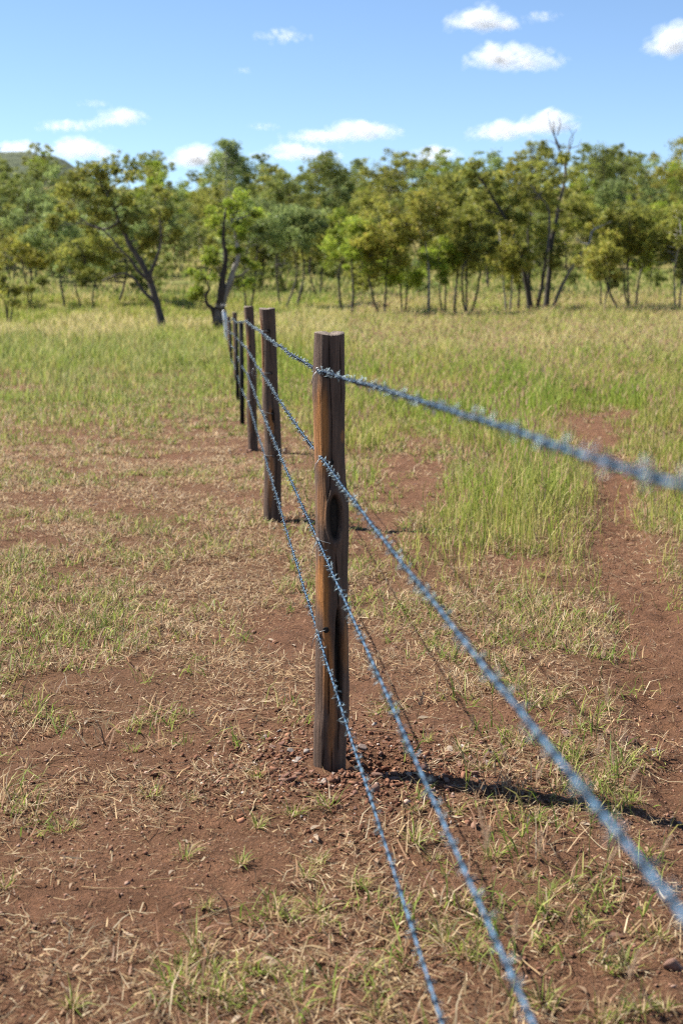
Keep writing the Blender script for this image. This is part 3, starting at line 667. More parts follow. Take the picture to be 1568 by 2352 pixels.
put('short_green_grass', [blade_mesh(P, h, np.maximum(0.0028 + 0.0028 * rng.random(n), 0.00055 * by), rng.random(n) * 6.283, R(30) + R(54) * rng.random(n), 0.2 + 0.7 * rng.random(n), C)], 'patchy short green grass creeping over the soil')

# tall grass of the paddock
parts = []
x, y = field([(5.4, 9, 1100), (9, 14, 1250), (14, 22, 850), (22, 36, 420), (36, 60, 190), (60, 110, 75)])
tv = lookup(C_TALL, x, y)
pm = path_mask(x, y)
den = tv * (1 - 0.96 * pm) * (1 - np.clip(1.5 * bare_mask(x, y), 0, 0.98))
den = den * np.clip(0.2 + 3.0 * (fbm(x * 0.8, y * 0.5, 81, 4) - 0.3), 0.06, 1.5)
ok = (rng.random(len(x)) < den) & free_of_post(x, y); x, y, tv = x[ok], y[ok], tv[ok]; n = len(x)
big = fbm(x * 0.25, y * 0.12, 91, 3)
X_, Y_ = px_flat(x, y)
hmax = (0.10 + 0.40 * tv) * (0.55 + 0.9 * big) * np.where(y < 16, 0.85, 1.0)
tus = fbm(x * 1.5, y * 1.1, 93, 3)
clump = np.exp(-((X_ - 1160) / 170) ** 2 - ((Y_ - 1150) / 130) ** 2)
h = hmax * (1 + 0.45 * clump) * (0.35 + 0.8 * rng.random(n)) * np.clip(0.35 + 2.6 * (tus - 0.28), 0.35, 1.7)
left = 1 - sstep(430, 620, X_)
soft = left * sstep(760, 800, Y_) * (1 - sstep(960, 1000, Y_))     # the greener herbs on the left
pick1 = pick(TALL, n, [.24, .2, .18, .14, .1, .14]); herb = pick(np.array([(0.27, 0.32, 0.10), (0.35, 0.37, 0.13), (0.21, 0.26, 0.07), (0.45, 0.40, 0.17)]), n)
C = np.where((rng.random(n) < soft * 0.6)[:, None], herb, pick1)
drift = sstep(0.42, 0.6, fbm(x * 0.7, y * 0.32, 97, 3)); gsel = rng.random(n) < drift * 0.75 * (1 - 0.6 * left)
C = np.where(gsel[:, None], pick(np.array([(0.25, 0.33, 0.05), (0.30, 0.36, 0.065), (0.20, 0.28, 0.04)]), n), C) * (0.75 + 0.45 * rng.random((n, 1)))
pale = np.maximum(sstep(0.45, 0.6, fbm(x * 0.12, y * 0.05, 95, 3)), 0.55 * sstep(600, 900, X_)) * sstep(22, 45, y)
C = np.where((rng.random(n) < pale * 0.7)[:, None], pick(np.array([(0.54, 0.45, 0.21), (0.60, 0.50, 0.26), (0.46, 0.41, 0.14)]), n), C)
P = np.stack([x, y, H(x, y)], 1)
wd = np.maximum(0.0028 + 0.002 * rng.random(n), 0.00052 * y)
parts.append(blade_mesh(P, h, wd, rng.random(n) * 6.283, np.abs(rng.normal(0.25, 0.34, n)), 0.3 + 0.9 * rng.random(n), C))
# seed heads riding above it on the right
q = (rng.random(n) < 0.14) & (X_ > 800) & (h > 0.12)
xs, ys, hs = x[q], y[q], h[q]; k = len(xs)
Ph = np.stack([xs + rng.normal(0, 0.03, k), ys, H(xs, ys) + hs * 0.95], 1)
parts.append(blade_mesh(Ph, 0.05 + 0.06 * rng.random(k), np.maximum(0.006, 0.0007 * ys), rng.random(k) * 6.283, np.abs(rng.normal(0.3, 0.3, k)), 0.3 + 0 * xs, pick(np.array([(0.40, 0.24, 0.15), (0.48, 0.34, 0.2), (0.32, 0.18, 0.12)]), k)))
put('tall_grass', parts, 'tall yellow-green paddock grass running back to the trees')

# coarse grass under and behind the trees
n = 60000
y = 105 + 300 * rng.random(n) ** 1.5; x = (rng.random(n) * 2 - 1) * (0.27 * y + 6)
ok = rng.random(n) < np.clip(0.2 + 3 * (fbm(x * 0.06, y * 0.06, 15, 4) - 0.35), 0.05, 1); x, y = x[ok], y[ok]; n = len(x)
P = np.stack([x, y, H(x, y) - 0.03], 1)
put('rank_grass', [blade_mesh(P, 0.25 + 0.5 * rng.random(n), 0.0012 * y, rng.random(n) * 6.283, np.abs(rng.normal(0.2, 0.3, n)), 0.5 + 0 * x, pick(np.array([(0.22, 0.27, 0.065), (0.28, 0.28, 0.09), (0.15, 0.21, 0.045), (0.42, 0.36, 0.15)]), n))], 'rank grass under the trees and up the slope behind them')

# crumbs of soil and grit
def ico(sub):
    import bmesh
    bm = bmesh.new(); bmesh.ops.create_icosphere(bm, subdivisions=sub, radius=1)
    V = np.array([v.co[:] for v in bm.verts]); T = np.array([[v.index for v in f.verts] for f in bm.faces]); bm.free(); return V, T
IV, IT = ico(1)
x, y = field([(1.9, 3.2, 3600), (3.2, 5.2, 3000), (5.2, 9, 900)])
p0 = POST_BASES[0]
mx = p0[0] + 0.05 + rng.normal(0, 0.28, 9000) * (0.5 + rng.random(9000)); my = p0[1] - 0.02 + rng.normal(0, 0.2, 9000) * (0.5 + rng.random(9000))
x = np.concatenate([x, mx]); y = np.concatenate([y, my])
pr = np.clip(0.25 + 2.6 * (fbm(x * 3, y * 3, 21, 3) - 0.36) + 0.8 * path_mask(x, y), 0.05, 1) * (1 - 0.5 * sstep(0.3, 0.8, lookup(C_STRAW, x, y))); pr[-9000:] = 0.9
ok = (rng.random(len(x)) < pr) & free_of_post(x, y); x, y = x[ok], y[ok]; n = len(x)
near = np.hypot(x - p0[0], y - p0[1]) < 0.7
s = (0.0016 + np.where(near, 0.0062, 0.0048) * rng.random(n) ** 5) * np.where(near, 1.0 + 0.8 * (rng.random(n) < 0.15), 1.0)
J = IV[None] * (0.45 + 0.95 * rng.random((n, len(IV), 1))) * s[:, None, None] * (0.6 + 0.8 * rng.random((n, 1, 3))) * np.array([1, 1, 0.75])
J = J + np.stack([x, y, H(x, y) + s * 0.35], 1)[:, None, :]
C = pick(np.array([(0.19, 0.095, 0.062), (0.25, 0.135, 0.09), (0.14, 0.068, 0.045), (0.31, 0.20, 0.15)]), n, [.4, .3, .2, .1])
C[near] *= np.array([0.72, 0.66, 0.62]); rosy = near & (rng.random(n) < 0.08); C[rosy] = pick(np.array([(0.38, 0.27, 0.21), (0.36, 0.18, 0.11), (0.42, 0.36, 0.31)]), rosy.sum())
T = (IT[None] + (np.arange(n) * len(IV))[:, None, None]).reshape(-1, 3)
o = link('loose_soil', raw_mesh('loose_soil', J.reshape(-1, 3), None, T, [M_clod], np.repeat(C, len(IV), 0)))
tag(o, 'crumbs of loose red soil and grit scattered on the ground', 'loose soil', kind='stuff')

# stones: each a thing of its own
SV, ST = ico(3)
STONES = []
for k in range(8):
    r_ = np.random.default_rng(40 + k); V = SV.copy()
    for c_ in range(9):                                 # broken faces
        nrm = r_.normal(0, 1, 3); nrm /= np.linalg.norm(nrm); off = 0.32 + 0.4 * r_.random()
        dd = V @ nrm - off; V = V - np.where(dd > 0, dd, 0)[:, None] * nrm * 0.95
    V *= (1, 0.62 + 0.25 * r_.random(), 0.45 + 0.2 * r_.random())
    V += 0.03 * (fbm(V[:, 0] * 4 + 9, V[:, 1] * 4 + V[:, 2] * 3 + 9, k, 3) - 0.5)[:, None]
    STONES.append(raw_mesh('stone', V, None, ST, [M_stone], None, False))
def stone(x, y, s, label, group=None):
    o = link('stone', STONES[int(rng.integers(8))], None, (x, y, float(H(np.array([x]), np.array([y]))[0]) + s * 0.18))
    o.scale = (s, s, s); o.rotation_euler = (rng.normal(0, 0.25), rng.normal(0, 0.25), rng.random() * 6.28)
    return tag(o, label, 'stone', group)
for (X, Y, s, lb) in [(1441, 1706, 0.042, 'dark red rock at the edge of the wheel track on the right'), (1552, 2222, 0.044, 'reddish rock at the right edge of the bare ground in front'),
                      (1300, 1690, 0.036, 'pale grey stone lying in the grass right of the wires'), (1250, 1705, 0.028, 'brown stone beside the pale grey stone in the grass'),
                      (549, 1618, 0.020, 'orange stone on its own left of the nearest post, farther back'), (527, 1632, 0.018, 'orange stone on its own left of the nearest post, in front of another'),
                      (397, 1777, 0.017, 'pale grey stone touching an orange one on bare soil at left'), (379, 1785, 0.020, 'orange stone touching a pale grey one on bare soil at left'),
                      (1392, 1690, 0.025, 'dark stone beside the red rock near the wheel track'), (860, 1665, 0.026, 'orange stone just behind the nearest post on its right'),
                      (855, 1958 - 130, 0.034, 'orange flat stone in front of the post shadow'), (1105, 1712, 0.022, 'small grey stone right of the post among the rubble edge')]:
    g = on_ground(X, Y); stone(g[0], g[1], s * 0.75, lb)
kk = 0
while kk < 150:
    a = rng.random() * 6.283; r_ = 0.10 + abs(rng.normal(0, 0.24))
    x_ = p0[0] + 0.05 + r_ * math.cos(a) * 1.2; y_ = p0[1] + r_ * math.sin(a) * 0.85
    if np.hypot(x_ - p0[0], y_ - p0[1]) < 0.085: continue
    stone(x_, y_, 0.006 + 0.019 * rng.random() ** 2.2, 'rough orange-brown stone in the rubble heaped round the nearest post', 'stones in the rubble round the nearest post'); kk += 1

for b_, lab_, grp_ in ((POST_BASES[1], 'small dark stone in the dug soil round the second timber post', 'stones round the second timber post'), (POST_BASES[2], 'small dark stone in the dug soil round the third timber post', 'stones round the third timber post')):
    for _ in range(26):
        a = rng.random() * 6.283; r_ = 0.09 + abs(rng.normal(0, 0.16))
        stone(b_[0] + 0.10 + r_ * math.cos(a) * 1.3, b_[1] - 0.03 + r_ * math.sin(a) * 0.9, 0.014 + 0.022 * rng.random() ** 2, lab_, grp_)
# tufts of grass that stand alone on the bare soil
def tuft_mesh(seed, n=46, r0=0.03, hh=0.10):
    r_ = np.random.default_rng(seed); az = r_.random(n) * 6.283; rad = r0 * np.sqrt(r_.random(n))
    P = np.stack([rad * np.cos(az), rad * np.sin(az), -0.004 + 0 * az], 1)
    h = hh * (0.35 + 0.8 * r_.random(n)); lean = R(25) + R(60) * r_.random(n); dr = r_.random(n) < 0.52
    C = np.where(dr[:, None], pick(STRAW, n, [.3, .25, .1, .25, .05, .05]), pick(GREEN, n, [.25, .3, .25, .1, .1]))
    V, Q, T, C = blade_mesh(P, h, 0.0028 + 0.0028 * r_.random(n), az + r_.normal(0, 0.5, n), lean, 0.3 + 0.7 * r_.random(n), C)
    # lower blades sprawl but do not sink
    V[:, 2] = np.maximum(V[:, 2], 0.002)
    return raw_mesh('grass_tuft', V, Q, T, [M_grass], C)
TUFTS = [tuft_mesh(100 + k, 40 + 8 * (k % 3), 0.02 + 0.008 * (k % 4), 0.075 + 0.016 * (k % 5)) for k in range(10)]
TP = [(0.5 * a, 1470 + 0.5 * b_) for a, b_ in [(1110, 1040), (1250, 1200), (1350, 830), (1500, 790), (1180, 875), (640, 390), (280, 850), (330, 840), (950, 1240), (900, 1390), (850, 1480), (960, 1520), (1180, 1530), (1290, 1560), (1450, 1240), (1500, 1300), (1250, 1280), (880, 1640), (1020, 1640), (1370, 1700), (1220, 465), (610, 500), (1180, 665), (850, 1000), (1400, 1100), (1460, 1045), (700, 715), (880, 740), (330, 1700), (930, 1440), (1000, 1560), (1060, 1690), (800, 1560), (20, 1130), (1330, 1290)]]
TP += [(784 + 0.5 * a, 1470 + 0.5 * b_) for a, b_ in [(340, 800), (510, 790), (650, 600), (540, 530), (790, 450), (1010, 400), (1240, 700), (1320, 740), (1240, 610), (960, 1160), (870, 1070), (1080, 1260), (420, 1010), (330, 950), (100, 1140), (60, 1130), (560, 1230), (650, 1330), (440, 1310), (1300, 1490), (1230, 1510), (1360, 1340), (1450, 1340), (1380, 1700), (1190, 1730), (1480, 1690), (1280, 1720), (930, 1660), (560, 1450), (160, 1720), (900, 830), (380, 480), (230, 330), (1210, 320), (1090, 540), (160, 345), (1000, 260), (700, 1000), (1050, 1130), (930, 1230), (1130, 1290), (1180, 640), (1280, 560), (480, 1380), (620, 1430)]]
for i, (X, Y) in enumerate(TP):
    g = on_ground(X, Y); x_, y_ = g[0], g[1]
    o = link('grass_tuft', TUFTS[i % 10], None, (x_, y_, float(H(np.array([x_]), np.array([y_]))[0])))
    s = 0.38 + 0.42 * rng.random(); o.scale = (s, s, s); o.rotation_euler = (0, 0, rng.random() * 6.28)
    tag(o, 'half dry green grass tuft growing alone on the bare red soil in front', 'grass', 'grass tufts on the bare soil in front')

# foxtail grass stems with fuzzy seed heads
def foxtail_mesh(seed, h):
    r_ = np.random.default_rng(seed); m = MB(); lean = r_.normal(0, 0.12, 2); t_ = np.linspace(0, 1, 9)[:, None]
    P = np.array([0, 0, 0]) + t_ * [0, 0, h] + t_ ** 2 * [lean[0] * h, lean[1] * h, 0]
    m.tube(P, np.linspace(0.0014, 0.0008, 9), 4, (0.22, 0.20, 0.08))
    st_ = m.mesh('stem', M_grass)
    n = 260; u = r_.random(n); ln_ = 0.045 + 0.02 * r_.random(); ax = np.array([lean[0] * 2, lean[1] * 2, 1.0]); ax /= np.linalg.norm(ax)
    B = P[-1] + ax * (u * ln_)[:, None]; az = r_.random(n) * 6.283
    V, Q, T, C = blade_mesh(B, 0.011 * (1 - 0.45 * u) * (0.7 + 0.6 * r_.random(n)), 0.0011 + 0 * u, az, R(58) + 0 * u, -0.5 + 0 * u, pick(np.array([(0.42, 0.28, 0.2), (0.5, 0.38, 0.28), (0.36, 0.27, 0.16)]), n))
    hd = raw_mesh('seed_head', V, Q, T, [M_grass], C)
    k = 4; az = r_.random(k) * 6.28
    lv = raw_mesh('leaf_blade', *(lambda a: (a[0], a[1], a[2], [M_grass], a[3]))(blade_mesh(P[r_.integers(0, 5, k)], 0.07 + 0.07 * r_.random(k), 0.004 + 0 * az, az, R(35) + R(30) * r_.random(k), 0.7 + 0 * az, pick(GREEN, k))))
    return st_, hd, lv
FOX = [foxtail_mesh(200 + k, 0.20 + 0.035 * k) for k in range(5)]
for i, (a, b_) in enumerate([(575, 360), (830, 540), (1080, 350), (1150, 440), (1235, 410), (1270, 500), (1235, 550), (1480, 575), (625, 850), (740, 840), (905, 890), (1110, 925), (1190, 1480), (1180, 20), (1290, 230), (780, 1290), (1390, 830), (870, 480), (860, -60), (700, -90), (1330, -130), (320, 240), (290, 130)]):
    X, Y = 784 + 0.5 * a, 1470 + 0.5 * b_; k = i % 5; hgt = 0.24 + 0.035 * k
    g = on_ground(X, Y, hgt)                             # the place whose point hgt up is seen there
    o = link('foxtail_grass', None, None, (g[0], g[1], float(H(np.array([g[0]]), np.array([g[1]]))[0]) - 0.003))
    o.rotation_euler = (0, 0, rng.random() * 6.28)
    for nm, me in zip(('stem', 'seed_head', 'leaf_blade'), FOX[k]): link(nm, me, o)
    tag(o, 'single foxtail grass stem with a fuzzy brown seed head right of the fence', 'grass', 'foxtail grasses right of the fence')

# ------------------------------------------------------------------ trees
LEAFC = {'olive': np.array([(0.115, 0.125, 0.028), (0.15, 0.15, 0.035), (0.09, 0.105, 0.025), (0.19, 0.175, 0.05)]),
         'bright': np.array([(0.125, 0.165, 0.024), (0.16, 0.195, 0.03), (0.10, 0.135, 0.022), (0.18, 0.19, 0.04)]),
         'grey': np.array([(0.115, 0.15, 0.06), (0.15, 0.18, 0.08), (0.09, 0.12, 0.045), (0.17, 0.19, 0.07)]),
         'rust': np.array([(0.15, 0.152, 0.032), (0.18, 0.175, 0.038), (0.125, 0.13, 0.03), (0.21, 0.17, 0.05)]),
         'dark': np.array([(0.085, 0.105, 0.03), (0.11, 0.125, 0.035), (0.07, 0.085, 0.024), (0.14, 0.14, 0.045)])}
DARKB, GREYB, WHITEB = (0.045, 0.036, 0.030), (0.13, 0.11, 0.095), (0.42, 0.38, 0.34)
def leaves(CL, per, size, pal, r_, flat=0.72):
    """CL: rows x, y, z, radius; leaf-sized faces hanging through each clump."""
    n = len(CL) * per; c = np.repeat(CL, per, 0)
    d = r_.normal(0, 1, (n, 3)); d /= np.linalg.norm(d, axis=1)[:, None]
    d = d * (r_.random((n, 1)) ** 0.42) * c[:, 3:4] * [1, 1, flat] * (0.6 + 0.45 * r_.random((n, 1)) + 0.55 * r_.random((n, 1)) ** 4)
    P = c[:, :3] + d; P[:, 2] -= 0.10 * c[:, 3] * r_.random(n)
    a = r_.normal(0, 1, (n, 3)); a[:, 2] -= 0.7; a /= np.linalg.norm(a, axis=1)[:, None]
    s = np.cross(a, r_.normal(0, 1, (n, 3))); s /= np.linalg.norm(s, axis=1)[:, None] + 1e-9
    l = size * (0.6 + 0.8 * r_.random((n, 1))); wv = l * 0.30
    V = np.stack([P - a * l * 0.5, P + s * wv, P + a * l * 0.5, P - s * wv], 1).reshape(-1, 3)
    tone = np.array([1.95, 1.93, 1.6]) * np.repeat(0.62 + 0.70 * r_.random((len(CL), 1)), per, 0)
    C = pal[r_.choice(len(pal), n, p=[.35, .3, .2, .15])] * tone * (0.85 + 0.3 * r_.random((n, 1)))
    return V, np.arange(n * 4).reshape(-1, 4), np.repeat(C, 4, 0)
def smooth_path(P, k=6):
    P = np.asarray(P, float)
    if len(P) < 3: return P
    t_ = np.linspace(0, len(P) - 1, (len(P) - 1) * k + 1); i = np.clip(t_.astype(int), 0, len(P) - 2); f = (t_ - i)[:, None]
    Pm = np.vstack([2 * P[0] - P[1], P, 2 * P[-1] - P[-2]])
    a, b_, c_, d_ = Pm[i], Pm[i + 1], Pm[i + 2], Pm[i + 3]
    return 0.5 * (2 * b_ + (c_ - a) * f + (2 * a - 5 * b_ + 4 * c_ - d_) * f ** 2 + (3 * b_ - a - 3 * c_ + d_) * f ** 3)
def tree_meshes(stems, CL, per, size, pal, seed, twig=1.0, flat=0.72):
    """stems: (points, r0, r1, colour at foot, colour at tip); boughs grow from them to every leaf clump."""
    r_ = np.random.default_rng(seed); m = MB(); pts = []; rads = []; cols_ = []
    for (P, r0, r1, c0, c1) in stems:
        P = smooth_path(P); u = np.linspace(0, 1, len(P))
        L = np.linalg.norm(P[-1] - P[0]); P = P + (0.02 * L * np.stack([fbm(u * 5, u * 0 + seed, 1, 3) - 0.5, fbm(u * 5, u * 0 + seed, 2, 3) - 0.5, 0 * u], 1)) * np.minimum(1, u * 6)[:, None]
        rr = r0 + (r1 - r0) * u ** 0.8; rr[0] *= 1.25
        rr = rr * (0.9 + 0.25 * fbm(u * 14, u * 0 + seed, 3, 2))
        mixn = np.clip(u * 1.1 + 0.5 * (fbm(u * 9, u * 0 + seed, 6, 2) - 0.5), 0, 1)[:, None]
        cc = np.array(c0) * (1 - mixn) + np.array(c1) * mixn
        m.tube(P, rr, 8, np.vstack([np.repeat(cc, 8, 0), cc[:1], cc[-1:]])); pts.append(P); rads.append(rr); cols_.append(cc)
    PA = np.vstack(pts); RA = np.concatenate(rads); CA = np.vstack(cols_)
    for c in CL:
        v = c[:3] - PA; dist = np.linalg.norm(v, axis=1) + np.maximum(0, PA[:, 2] - c[2] + 0.25 * np.linalg.norm(v[:, :2], axis=1)) * 2.5
        i = int(np.argmin(dist)); p = PA[i]; L = np.linalg.norm(c[:3] - p)
        if L < 0.15: continue
        mid = (p + c[:3]) / 2 + r_.normal(0, 0.07 * L, 3) + [0, 0, -0.05 * L]
        P = smooth_path(np.array([p, mid, c[:3]]), 3); ra = min(RA[i] * 0.6, 0.018 + 0.016 * L) * twig
        m.tube(P, np.linspace(ra, 0.006, len(P)), 5, CA[i])
        for _ in range(2):                               # twigs inside the clump
            e = c[:3] + r_.normal(0, 0.55, 3) * c[3]; m.tube(np.array([P[-2], e]), [ra * 0.35, 0.003], 4, CA[i])
    V, Q, C = leaves(CL, per, size, pal, r_, flat)
    return m.mesh('trunk', M_bark), raw_mesh('crown', V, Q, None, [M_leaf], C)
def plant_tree(name, tm, cm, loc, label, cat='tree', group=None, rz=0, s=1):
    o = link(name, None, None, loc); o.rotation_euler = (0, 0, rz); o.scale = (s, s, s)
    link('trunk', tm, o); link('crown', cm, o); return tag(o, label, cat, group)
def local(pts, d, base, jit=0.0, seed=0):
    r_ = np.random.default_rng(seed); out = []
    for q in pts:
        dd = d + (r_.normal(0, jit) if jit else 0)
        out.append(at_depth(q[0], q[1], dd) - base)
    return np.array(out)
def clumps(blobs, d, base, seed, crad=0.5, dens=1.0):
    """Crown blobs (X, Y, rx, ry in the measured grid) filled with leaf clumps through their depth."""
    r_ = np.random.default_rng(seed); out = []; k = d / FPX
    for (X, Y, rx, ry) in blobs:
        n = max(2, int(dens * 0.9 * (rx * k) * (ry * k) / (crad ** 2) * 1.5))
        for _ in range(n):
            v = r_.normal(0, 1, 3); v /= np.linalg.norm(v); v *= r_.random() ** 0.45
            c = at_depth(X + v[0] * rx, Y - v[1] * ry, d + v[2] * (rx + ry) * 0.5 * k) - base
            out.append([*c, crad * (0.65 + 0.7 * r_.random())])
    return np.array(out)
zA = lambda L: [(0.5 * a, 245 + 0.5 * b_) for a, b_ in L]
zB = lambda L: [(784 + 0.5 * a, 245 + 0.5 * b_) for a, b_ in L]
bA = lambda L: [(0.5 * a, 245 + 0.5 * b_, 0.5 * c_, 0.5 * d_) for a, b_, c_, d_ in L]
bB = lambda L: [(784 + 0.5 * a, 245 + 0.5 * b_, 0.5 * c_, 0.5 * d_) for a, b_, c_, d_ in L]
def foot(X, d): 
    x = ray(X, 700)[0] / ray(X, 700)[1] * d; return np.array([x, d, float(H(np.array([x]), np.array([d]))[0]) - 0.05])
def hero(name, label, X, d, stems, blobs, pal, per, size, crad, seed, dens=1.0, jit=0.5):
    base = foot(X, d); ST = []
    for i, (pts, r0, r1, c0, c1) in enumerate(stems):
        P = local(pts, d, base, 0, 0); off = np.random.default_rng(seed + i).normal(0, jit); u = np.linspace(0, 1, len(P))
        P[:, 1] += off * u
        if P[0, 2] < 0.6: P[0, 2] = -0.1
        ST.append((P, r0, r1, c0, c1))
    tm, cm = tree_meshes(ST, clumps(blobs, d, base, seed, crad, dens), per, size, LEAFC[pal], seed)
    return plant_tree(name, tm, cm, base, label)
hero('gum_tree', 'leaning gum tree with a dark bent trunk at left', 375, 63,
     [(zA([(750, 1030), (738, 980), (715, 890), (688, 800), (645, 715), (600, 650), (572, 590), (540, 530), (520, 460), (480, 380), (440, 300)]), 0.19, 0.04, DARKB, GREYB),
      (zA([(712, 895), (660, 850), (625, 800), (585, 770), (540, 770), (470, 800)]), 0.09, 0.02, DARKB, GREYB),
      (zA([(690, 800), (640, 760), (600, 700), (560, 660), (470, 560), (380, 540)]), 0.09, 0.02, DARKB, GREYB),
      (zA([(690, 805), (695, 760), (720, 700), (745, 610), (740, 500)]), 0.11, 0.03, DARKB, GREYB),
      (zA([(540, 535), (480, 560), (400, 540), (330, 480)]), 0.08, 0.02, GREYB, GREYB)],
     bA([(450, 275, 90, 50), (540, 320, 90, 60), (360, 330, 90, 60), (300, 400, 75, 60), (440, 400, 120, 70), (580, 420, 100, 70), (710, 430, 80, 60), (740, 500, 80, 90), (680, 560, 80, 100), (330, 490, 90, 55), (430, 500, 90, 50), (250, 520, 70, 40), (600, 520, 60, 60), (700, 650, 70, 60), (780, 600, 50, 70), (470, 640, 70, 50)]), 'olive', 190, 0.135, 0.38, 301, dens=0.8)
hero('gum_tree', 'bright green gum tree with a stout forked trunk behind the far end of the fence', 503, 66,
     [(zA([(1000, 1020), (1003, 960), (1020, 900), (1040, 850), (1062, 790), (1080, 735), (1095, 690), (1085, 600), (1060, 500)]), 0.27, 0.05, DARKB, WHITEB),
      (zA([(1010, 930), (1020, 860), (1025, 780), (1040, 700), (1030, 600), (1040, 480)]), 0.24, 0.04, DARKB, DARKB),
      (zA([(995, 985), (980, 935), (955, 910), (950, 870), (965, 830), (930, 770)]), 0.13, 0.03, DARKB, DARKB),
      (zA([(1060, 790), (1110, 770), (1150, 730)]), 0.08, 0.02, DARKB, DARKB)],
     bA([(1050, 430, 75, 50), (990, 480, 70, 50), (1110, 500, 70, 50), (1170, 480, 45, 40), (1040, 560, 100, 60), (1000, 640, 70, 50), (950, 680, 50, 60), (1110, 590, 60, 60), (900, 760, 60, 60), (880, 820, 50, 60), (960, 760, 50, 60), (1170, 720, 50, 45), (1080, 660, 50, 40), (900, 870, 40, 40), (1120, 800, 50, 40)]), 'bright', 190, 0.13, 0.36, 302, dens=0.8)
hero('gum_tree', 'tallest many-stemmed gum tree with a bare dead top at right', 1240, 90,
     [(zB([(866, 945), (855, 860), (835, 760), (820, 660), (770, 570), (740, 500), (680, 400), (620, 310), (590, 250)]), 0.19, 0.04, DARKB, DARKB),
      (zB([(893, 945), (905, 880), (920, 800), (935, 680), (950, 560), (940, 460), (890, 400)]), 0.15, 0.04, DARKB, GREYB),
      (zB([(935, 945), (945, 860), (955, 760), (962, 640), (985, 540), (1000, 440), (1025, 350), (1035, 270), (1005, 190), (990, 130), (985, 60)]), 0.21, 0.025, DARKB, GREYB),
      (zB([(962, 945), (990, 870), (1025, 790), (1080, 700), (1130, 630), (1150, 570), (1200, 545), (1240, 525)]), 0.13, 0.04, GREYB, WHITEB),
      (zB([(1130, 632), (1100, 625), (1075, 605)]), 0.06, 0.02, WHITEB, WHITEB),
      (zB([(880, 925), (862, 840), (862, 700), (860, 560), (880, 480)]), 0.12, 0.03, DARKB, DARKB),
      (zB([(740, 500), (700, 490), (640, 475), (590, 480)]), 0.07, 0.02, DARKB, DARKB),
      (zB([(1005, 190), (975, 130), (955, 70), (948, 20)]), 0.05, 0.012, GREYB, GREYB), (zB([(990, 130), (1005, 80), (1000, 45)]), 0.04, 0.012, GREYB, GREYB),
      (zB([(1030, 270), (1045, 200), (1050, 150), (1085, 100)]), 0.06, 0.012, GREYB, GREYB), (zB([(1050, 190), (1085, 180), (1100, 150)]), 0.03, 0.01, GREYB, GREYB), (zB([(1045, 200), (1060, 140), (1040, 100)]), 0.03, 0.01, GREYB, GREYB),
      (zB([(1005, 190), (975, 165), (950, 150)]), 0.03, 0.01, GREYB, GREYB)],
     bB([(610, 250, 40, 60), (600, 330, 60, 60), (660, 350, 70, 60), (720, 310, 60, 50), (700, 440, 80, 60), (760, 400, 80, 60), (850, 350, 70, 60), (920, 340, 70, 60), (980, 330, 60, 50), (830, 440, 70, 60), (900, 450, 70, 60), (970, 420, 50, 60), (760, 520, 70, 50), (850, 550, 80, 60), (930, 560, 60, 60), (800, 620, 60, 60), (870, 680, 60, 60), (620, 420, 60, 40), (1030, 250, 35, 40), (1010, 620, 50, 60), (1160, 530, 60, 40), (980, 700, 40, 50)]), 'olive', 170, 0.165, 0.46, 303, dens=0.72)
hero('gum_sapling', 'small bushy sapling at the left edge of the grass', 17, 70,
     [(zA([(35, 1000), (38, 950), (30, 900), (10, 860)]), 0.07, 0.02, DARKB, DARKB), (zA([(38, 960), (60, 900), (80, 850), (130, 830)]), 0.05, 0.02, DARKB, DARKB), (zA([(35, 950), (45, 880), (50, 800)]), 0.05, 0.015, DARKB, DARKB)],
     bA([(40, 800, 50, 40), (80, 850, 50, 35), (10, 860, 40, 50), (140, 830, 40, 25), (60, 900, 40, 25)]), 'olive', 90, 0.16, 0.34, 304, dens=0.6)

